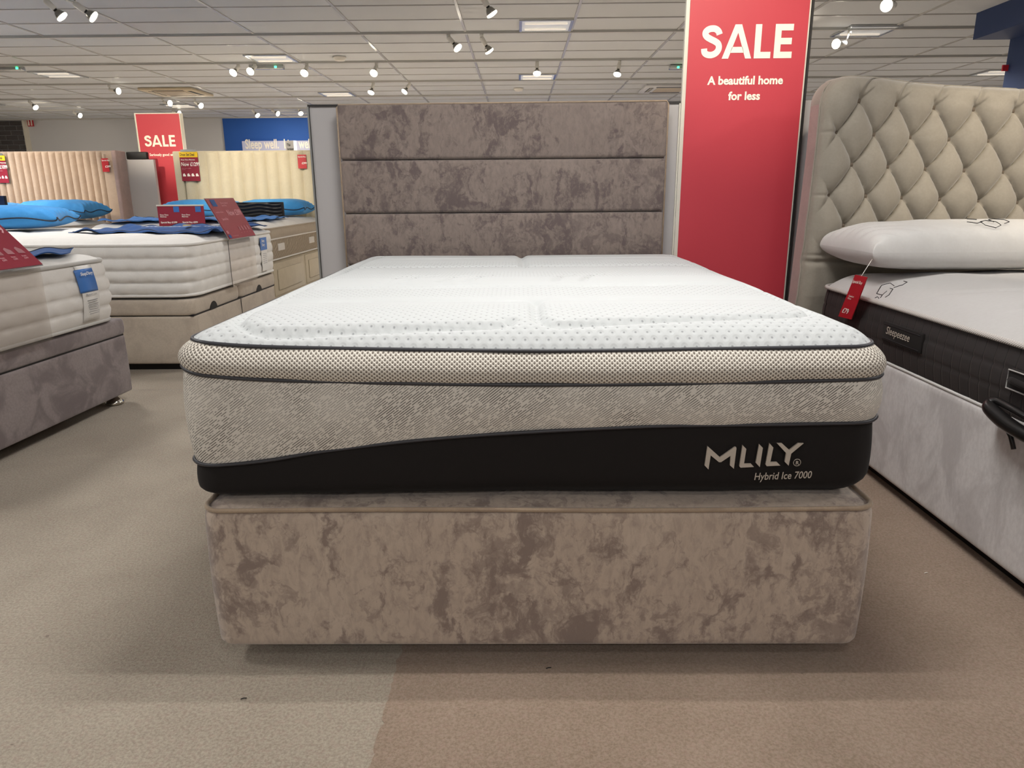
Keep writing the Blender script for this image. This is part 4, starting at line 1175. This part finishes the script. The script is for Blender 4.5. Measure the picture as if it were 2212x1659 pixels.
for yy in (4.58, 5.42):
    prism('handle_cutout', [(.055*math.cos(a_), .046*math.sin(a_)) for a_ in np.linspace(0, PI, 14)], .003, frame_side(BX_+.0045, yy, .347), M['black'], bb, label='black half-round hand hole')
bmx = thing('mattress', 'deep tufted white mattress on the second left-hand bed', 'mattress', (-2.97, 5.07, .45))
bc = (-2.965, 5.07); BHX, BHY = .99, .775
Obm = outline(BHX, BHY, .13, .016, 14)
def offB(s, t, x, y):
    zz = t*4.0; am_ = 1.0 if y < -BHY+.03 else (.38 if x > BHX-.03 else .7); f = .020*am_*abs(math.sin(PI*zz))**.55
    k = round(zz); dz = zz-k; q = (s % .115)/.115
    amp = 1.0 if y < -BHY+.02 or (x > BHX-.13 and y < -BHY+.14) else .45
    f *= (1-.35*amp*(abs(math.cos(PI*q)))**3)
    if 0 < k < 4: f -= .014*amp*math.exp(-(dz/.2)**2-(min(q, 1-q)/.20)**2)
    return f + .012*math.sin(PI*t)
border('tufted_border', Obm, bc, .470, .762, offB, 44, M['white_quilt'], bmx)
pipe('piping', Obm, bc, .768, .004, .010, M['white_quilt'], bmx, ns=8)
pipe('piping', Obm, bc, .466, .004, .010, M['white_quilt'], bmx, ns=8)
def zB(X, Y):
    d = inside_dist(X, Y, BHX, BHY, .13)
    k = np.minimum(1, d/.08)
    q = np.abs(np.sin(X*7+1.3*np.sin(Y*5)))*np.abs(np.sin(Y*7+1.2*np.sin(X*6)))
    return .770+.030*(1-np.exp(-np.maximum(d, 0)/.05)) + .016*k*q**.35
topgrid('top_panel', bc, BHX, BHY, .13, zB, 170, 140, M['white_quilt'], bmx)
XB = bc[0]+BHX+.016
box('care_label', XB+.004, XB+.006, 5.47, 5.60, .49, .745, M['white_quilt'], bmx, label='white printed care label')
box('blue_label', XB+.0062, XB+.0085, 5.46, 5.60, .645, .738, M['sign_blue'], bmx, label='small blue maker label')
text('lettering', 'Sleep\nDiary', .030, frame_side(XB+.009, 5.485, .705), M['white_print'], bmx, .0003)
for k in range(6): box('print_line', XB+.0062, XB+.0068, 5.50, 5.58, .615-.014*k, .618-.014*k, M['grey_print'], bmx)
zfB = lambda x, y: .812
cl, Pc = cloth('bed_runner', 'navy blue cloth runner spread on the second left-hand mattress', [(-3.05, 4.86), (-1.99, 4.62), (-1.99, 5.72), (-3.0, 5.72)], zfB, M['navy_cloth'], 9, wave=.022)
text('lettering', 'SleepDiary', .13, lambda a, b, c: Vector((-2.62+a, 5.02+b, .8455)), M['white_print'], cl, .001)
lathe_y = lathe_mesh('sun_emblem', [(.03, 0), (.028, -.003)], M['yellow'], 14); link_mesh('sun_emblem', lathe_y, cl, Vector((-2.37, 5.20, .846))-ORG[cl.name])
stand('acrylic stand with crimson Now £399 sign on the second left-hand mattress', -1.935, 4.815, 5.295, .758, .452, -.135, .262, faceB)
pillow('blue pillow with dark piping at the far left on the second left-hand mattress', (-3.80, 5.30, .825), .95, .50, .17, M['blue'], math.radians(14), 0, M['ink'], 'blue pillows', .12, 5, wr=.008)

# ------------------------------------------------------------------ FAR BEDS
def channel_headboard(label, x0, x1, y, z1_, pitch, mat, sidemat, plain_r, plain_l, wing=.09, slant=0):
    t = thing('headboard', label, 'headboard', ((x0+x1)/2, y+.05, 0))
    box('frame', x0, x1, y+.01, y+.11, .05, z1_, sidemat, t, .012, 3)
    n = int(round((x1-plain_r-x0-plain_l)/pitch)); w_ = (x1-plain_r-x0-plain_l)/n
    nu = 9; me = None
    for k in range(n):
        xa_ = x0+plain_l+k*w_
        A = np.zeros((6, nu, 3)); zz = [.3, .8, z1_-.06, z1_-.03, z1_-.012, z1_-.004]; ins = [1, 1, 1, .9, .65, .1]
        for i in range(6):
            for j in range(nu):
                u_ = j/(nu-1); A[i, j] = (xa_+u_*w_, y-.042*math.sin(PI*u_)**.75*ins[i]*(1.0) + .012, zz[i])
        gridobj('channel', A, mat, t)
    if plain_r:
        bx = box('padded_edge', x1-plain_r, x1, y-.022, y+.02, .3, z1_-.002, mat, t, .014, 3)
    if plain_l: box('padded_edge', x0, x0+plain_l, y-.022, y+.02, .3, z1_-.002, mat, t, .014, 3)
    return t
def wing_panel(t, x, y, z1_, mat, w_=.04):
    box('wing', x, x+w_, y-wingd, y+.11, .05, z1_, mat, t, .012, 3)
# D: cream
channel_headboard('cream velvet headboard with wide vertical channels and a yellow topped tag', -4.12, -2.24, 8.90, 1.562, .145, M['cream_velvet'], M['cream_velvet'], .06, .10)
# C: fawn
hc = channel_headboard('fawn velvet headboard with narrow vertical channels at the far left', -6.95, -4.80, 8.90, 1.575, .0825, M['fawn_velvet'], M['fawn_velvet'], .17, .10)
wingd = .16; 
box('wing', -4.80, -4.745, 8.78, 9.01, .05, 1.572, M['pink_reflection_velvet'], hc, .014, 3)
# partition between
p3 = thing('partition', 'white display partition with black cap beside the fawn headboard', 'partition', (-4.58, 9.12, 0))
box('panel', -4.76, -4.43, 9.03, 9.08, 0, 1.475, M['panel'], p3)
box('cap', -4.75, -4.50, 9.02, 9.08, 1.478, 1.565, M['black'], p3, .01, 2, 'black block on top')
# bed D
DB0, DB1 = 6.85, 8.81; DX0, DX1 = -4.08, -2.40
db = thing('divan_base', 'cream divan base with square padded drawer behind the white partition', 'bed base', (-3.24, 7.85, 0))
soft_body('body', DX0, DX1, DB0, DB1, .045, .425, .04, M['cream_base'], db, .003, 8, .012)
box('plinth', DX0+.06, DX1-.05, DB0+.06, DB1-.05, 0, .045, M['black'], db, label='black plinth')
for ya_, yb_ in ((6.98, 7.98), (8.06, 8.72)):
    box('drawer', DX1-.004, DX1+.012, ya_, yb_, .08, .40, M['cream_base'], db, .006, 2)
    box('drawer_panel', DX1+.010, DX1+.024, ya_+.10, yb_-.12, .13, .335, M['cream_base'], db, .008, 2)
for gy in (7.95, 8.05): link_mesh('castor', gl, db, Vector((DX1-.04, gy, .055))-ORG[db.name])
dm = thing('mattress', 'pillow-top mattress with brown patterned side and handles on the cream bed', 'mattress', (-3.24, 7.85, .44))
dc = (-3.24, 7.85); DHX, DHY = .86, .972
Od = outline(DHX, DHY, .08, .03, 8)
t_ = NT('patterned_taupe_border'); u_ = t_.mapping(t_.uv(), (1, 1, 1), (0, 0, .9)); wv = t_.n('ShaderNodeTexWave'); t_.l(u_, wv.inputs[0]); wv.inputs['Scale'].default_value = 9; wv.inputs['Distortion'].default_value = 6; wv.inputs['Detail'].default_value = 2
t_.color(t_.mix(t_.ramp(wv.outputs[1], .3, .7), lin('8d7f6e'), lin('a39682'))); t_.set(Roughness=.8); t_.bump(wv.outputs[1], .6, .006); M['pattern'] = t_.m
border('patterned_border', Od, dc, .44, .632, lambda s, t, x, y: .01*math.sin(PI*t), 6, M['pattern'], dm, 'brown patterned border')
border('pillow_top_border', Od, dc, .636, .735, lambda s, t, x, y: .016*math.sin(PI*t), 6, M['taupe_border'], dm, 'taupe pillow-top border')
for z_ in (.438, .634): pipe('piping', Od, dc, z_, .004, .008, M['white_quilt'], dm)
pipe('piping', Od, dc, .738, .002, .008, M['taupe_border'], dm)
topgrid('top_panel', dc, DHX, DHY, .08, lambda X, Y: .740+.05*(1-np.exp(-np.maximum(inside_dist(X, Y, DHX, DHY, .08), 0)/.06))+.018*np.minimum(1, inside_dist(X, Y, DHX, DHY, .08)/.1)*np.abs(np.sin(Y*9+X*3))**.5, 60, 100, M['white_quilt'], dm)
for yy in (7.12, 8.20): box('handle', DX1+.018, DX1+.034, yy, yy+.20, .515, .585, M['white_border'], dm, .006, 2, 'pale rectangular handle')
pillow('blue pillow at the left half of the cream headboard', (-3.66, 8.53, .815), .86, .48, .19, M['blue'], 0, 0, M['ink'], 'blue pillows', .12, 2, wr=.008)
pillow('blue pillow beside the white partition, right half of the cream headboard', (-2.82, 8.53, .815), .80, .48, .19, M['blue'], 0, 0, M['ink'], 'blue pillows', .12, 7, wr=.008)
zfD = lambda x, y: .812
cloth('bed_runner', 'bright blue cloth runner across the foot of the cream bed', [(-4.0, 6.95), (-2.5, 6.92), (-2.45, 7.85), (-4.05, 7.80)], zfD, M['blue_runner'], 12, wave=.02)
# crimson sign on its foot end
SGZ = .45; sg = thing('sign_stand', 'upright crimson sign with two prices facing the camera', 'sign stand', (-3.17, 6.78, .76))
SX0 = at(341, 460, Y=6.832).x; SX1 = at(441, 460, Y=6.832).x
zt_ = at(390, 445, Y=6.832).z
box('sign_panel', SX0, SX1, 6.830, 6.838, .72, zt_, M['sign_red'], sg)
box('top_edge', SX0-.004, SX1+.004, 6.824, 6.842, zt_, zt_+.012, M['frame_white'], sg)
box('acrylic_sheet', SX0, SX1, 6.836, 6.840, .433, .72, M['acrylic'], sg)
box('acrylic_foot', SX0, SX1, 6.840, 7.0, .4255, .4285, M['acrylic'], sg)
Ws = SX1-SX0
for k in (0, 1):
    xo = SX0+Ws*(.02+.47*k)
    box('logo_square', xo+Ws*.33, xo+Ws*.45, 6.827, 6.830, zt_-.055, zt_-.005, M['sign_blue'], sg)
    text('lettering', 'Sleep Diary\nMattress', .017, frame_front(xo+.01, 6.829, zt_-.085), M['white_print'], sg, .0002)
    text('lettering', ('Special Buy £1399', 'Special Buy £899')[k], .021, frame_front(xo+.01, 6.829, zt_-.155), M['white_print'], sg, .0006)
    text('lettering', 'King size\n£999', .013, frame_front(xo+.13, 6.829, zt_-.19), M['white_print'], sg, .0002)
bkb = thing('box', 'black crinkled plastic box lying on the cream bed', 'box', (-2.75, 7.95, .806))
def bkf(a, b):
    return (-3.02+.46*a, 7.62, .83+.15*b)
A = np.zeros((14, 40, 3))
for i in range(14):
    for j in range(40):
        b, a_ = i/13, j/39; A[i, j] = (-3.06+.50*a_-.01*b, 7.92+.006*math.sin(i*2.1+math.sin(a_*9)*1.5), .812+.158*b)
gridobj('front_sheet', A, M['black_plastic'], bkb)
box('rim', -3.07, -2.55, 7.926, 7.98, .806, .975, M['black'], bkb, .006, 2)
# bed C (mattress, pillows)
cb = thing('divan_base', 'fawn divan base under the far left mattress', 'bed base', (-5.75, 7.95, 0))
soft_body('body', -6.6, -4.95, 6.9, 8.81, .045, .43, .04, M['fawn_velvet'], cb, .003, 8, .012)
box('plinth', -6.5, -5.0, 7.0, 8.8, 0, .045, M['black'], cb)
cm = thing('mattress', 'white mattress with grey edge in front of the fawn headboard', 'mattress', (-5.77, 7.9, .43))
cc_ = (-5.78, 7.81); CHX, CHY = .85, .985
Oc = outline(CHX, CHY, .08, .03, 8)
border('side_border', Oc, cc_, .435, .73, lambda s, t, x, y: .012*math.sin(PI*t), 6, M['white_border'], cm)
pipe('piping', Oc, cc_, .735, .003, .009, M['grey_pipe'], cm)
topgrid('top_panel', cc_, CHX, CHY, .08, lambda X, Y: .737+.05*(1-np.exp(-np.maximum(inside_dist(X, Y, CHX, CHY, .08), 0)/.06)), 40, 40, M['white_quilt'], cm)
pillow('plump blue pillow with dark piping at the right end of the fawn headboard', (-5.27, 8.42, .795), .90, .50, .22, M['blue'], math.radians(-4), 0, M['ink'], 'blue pillows', .12, 11, wr=.008)
pillow('blue pillow partly behind another in front of the fawn headboard', (-6.20, 8.46, .795), .88, .50, .20, M['blue'], math.radians(3), 0, M['ink'], 'blue pillows', .12, 13, wr=.008)
nb = thing('sign', 'small navy board at the left edge above the blue pillows', 'sign', (-5.2, 6.95, .775))
c0 = at(10, 437, Y=6.95); c1 = at(8, 423, Y=6.95)
box('board', c0.x-.30, c0.x, 6.95, 6.965, .775, c1.z, M['navy_paint'], nb)
box('board_edge', c0.x, c0.x+.012, 6.95, 6.97, .775, c1.z, M['ink'], nb)
# tags on the far headboards
def far_tag(label, x0, y0, x1, y1, Y, kind):
    a = at(x0, y0, Y=Y); b = at(x1, y1, Y=Y); W, Ht = b.x-a.x, a.z-b.z
    t = thing('price_tag', label, 'price tag', (a.x+W/2, Y, b.z))
    f = frame_front(a.x, Y, b.z)
    if kind == 'big':
        box('card', a.x, b.x, Y, Y+.004, b.z, b.z+Ht*.80, M['sign_red'], t)
        box('strip', a.x, b.x, Y-.002, Y+.002, b.z+Ht*.80, b.z+Ht*.98, M['yellow'], t, label='yellow deal strip')
        box('clip', a.x+.02, b.x-.02, Y-.001, Y+.002, b.z+Ht*.985, b.z+Ht*1.06, M['louvre'], t)
        g = lambda u, v: (lambda p, q, r: f(p+u*W, q+v*Ht, 0.003))
        text('lettering', 'Divan Set Deal', .043, g(.04, .85), M['ink'], t, .0006, wide=W*.92/.30)
        text('lettering', 'Now '+('£1299' if 'cream' in label else '£1099'), .060, g(.05, .51), M['white_print'], t, .001, wide=W*.9/.255)
        text('lettering', 'Sleep Diary Mattress', .020, g(.06, .70), M['white_print'], t, .0004)
        text('lettering', 'was £1599 save £300', .016, g(.06, .62), M['pink_print'], t)
        text('lettering', 'other sizes available\nin store', .014, g(.06, .42), M['pink_print'], t)
        for k in range(4):
            u0 = .08+.235*k
            prism('icon', [((u0)*W, .16*Ht), ((u0+.16)*W, .16*Ht), ((u0+.15)*W, .20*Ht), ((u0+.09)*W, .265*Ht), ((u0+.01)*W, .24*Ht)], .001, f, M['white_print'], t)
    else:
        box('card', a.x, b.x, Y, Y+.004, b.z, b.z+Ht, M['tag_red'], t)
        g = lambda u, v: (lambda p, q, r: f(p+u*W, q+v*Ht, 0.003))
        text('lettering', 'Special Buy', .022, g(.08, .80), M['white_print'], t, .0003, wide=.95)
        text('lettering', '£399' if 'cream' in label else '£299', .032, g(.45, .32), M['white_print'], t, .0005)
        box('clip', a.x+W*.45, a.x+W*.7, Y-.001, Y+.01, b.z+Ht, b.z+Ht*1.3, M['acrylic'], t)
    return t
far_tag('crimson Now £1299 tag with yellow strip on the cream headboard', 386, 327, 433, 391, 8.855, 'big')
far_tag('crimson £1099 tag with yellow strip cut by the left edge', -22, 335, 20, 395, 8.855, 'big')
far_tag('small red tag at the top right of the fawn headboard', 218, 342, 237, 371, 8.85, 'small')
far_tag('small red tag at the top right of the cream headboard', 642, 334, 663, 364, 8.85, 'small')

# ------------------------------------------------------------------ far wall things
lb0 = at(523, 305, Y=17.95)
lbx = thing('wall_sign', 'long pale lilac Sleep well Live well sign on the blue wall', 'sign', (-5.3, 17.97, 1.95))
box('lightbox', lb0.x, -3.6, 17.93, 17.99, lb0.z-.34, lb0.z, M['lightbox'], lbx)
l0 = at(530, 321, Y=17.92); l1 = at(611, 321, Y=17.92)
text('lettering', 'Sleep well.', .30, frame_front(l0.x, 17.93, l0.z), M['white_print'], lbx, .006, wide=(l1.x-l0.x)/1.42)
l2 = at(607, 321, Y=17.92)
text('lettering', 'Live well.', .30, frame_front(l2.x+.07, 17.93, l0.z), M['white_print'], lbx, .006, wide=(l1.x-l0.x)/1.42)
ar = thing('display_sign', 'small white angled box sign in front of the blue wall', 'sign', (-5.9*14/17.9, 14, 0), math.radians(-28))
b0 = at(615, 304, Y=14); b1 = at(638, 326, Y=14)
ar.location = ((b0.x+b1.x)/2, 14, 0); ORG[ar.name] = Vector(ar.location)
box('box', b0.x, b1.x+.02, 13.98, 14.06, b1.z-.10, b0.z, M['box_white'], ar)
box('post', b0.x+.08, b0.x+.12, 14.0, 14.04, 0, b1.z-.10, M['box_white'], ar)
text('lettering', 'The\nArtisan', .075, frame_front(b0.x+.035, 13.978, b0.z-.10), M['trim_dark'], ar, .001, wide=.75)
fs0 = at(58, 257, Y=17.98); fs1 = at(73, 273, Y=17.98)
fs_ = thing('fire_sign', 'small red fire point sign high on the far wall', 'sign', ((fs0.x+fs1.x)/2, 17.99, fs1.z))
box('plate', fs0.x, fs1.x, 17.97, 18.0, fs1.z, fs0.z, M['tag_red'], fs_)
Wf = fs1.x-fs0.x; Hf = fs0.z-fs1.z; ff = frame_front(fs0.x, 17.968, fs1.z)
prism('symbol', [(.12*Wf, .1*Hf), (.38*Wf, .1*Hf), (.38*Wf, .6*Hf), (.30*Wf, .75*Hf), (.34*Wf, .9*Hf), (.16*Wf, .9*Hf), (.2*Wf, .72*Hf), (.12*Wf, .6*Hf)], .002, ff, M['white_print'], fs_)
for k in range(3): prism('symbol', [((.58+.1*k)*Wf, .1*Hf), ((.64+.1*k)*Wf, .1*Hf), ((.72+.07*k)*Wf, .85*Hf), ((.66+.07*k)*Wf, .85*Hf)], .002, ff, M['white_print'], fs_)
# navy bulkhead and column on the right
bk = box('trim_2', 4.80, 7.5, 5.0, 8.24, 2.572, ZC-.0, M['navy_paint']); tag(bk, kind='structure')
co = box('wall_column', 5.19, 6.3, 7.75, 8.238, 0, 2.572, M['navy_paint']); tag(co, kind='structure')
ex = at(2165, 147, Y=8.2)
es = thing('exit_sign', 'tiny dark red sign projecting from the navy column', 'sign', (5.15, 8.2, ex.z))
box('plate', ex.x, 5.192, 8.19, 8.21, ex.z-.03, ex.z+.03, M['tag_red'], es)
# carpet fluff and scraps
for i, (x, y, lab, m) in enumerate(((2001, 1238, 'tiny white scrap of paper on the carpet beside the right-hand bed', 'white_print'), (1185, 1444, 'small dark thread on the carpet before the near bed', 'black'), (526, 1510, 'tiny dark fleck on the pale carpet before the near bed', 'black'))):
    p = at(x, y, Z=.002); sc = thing('scrap', lab, 'scrap', p)
    tube('fibre', [(p.x-.006, p.y, .002), (p.x, p.y+.001, .0035), (p.x+.006, p.y+.003, .002)], .0012, M[m], sc, ns=5)
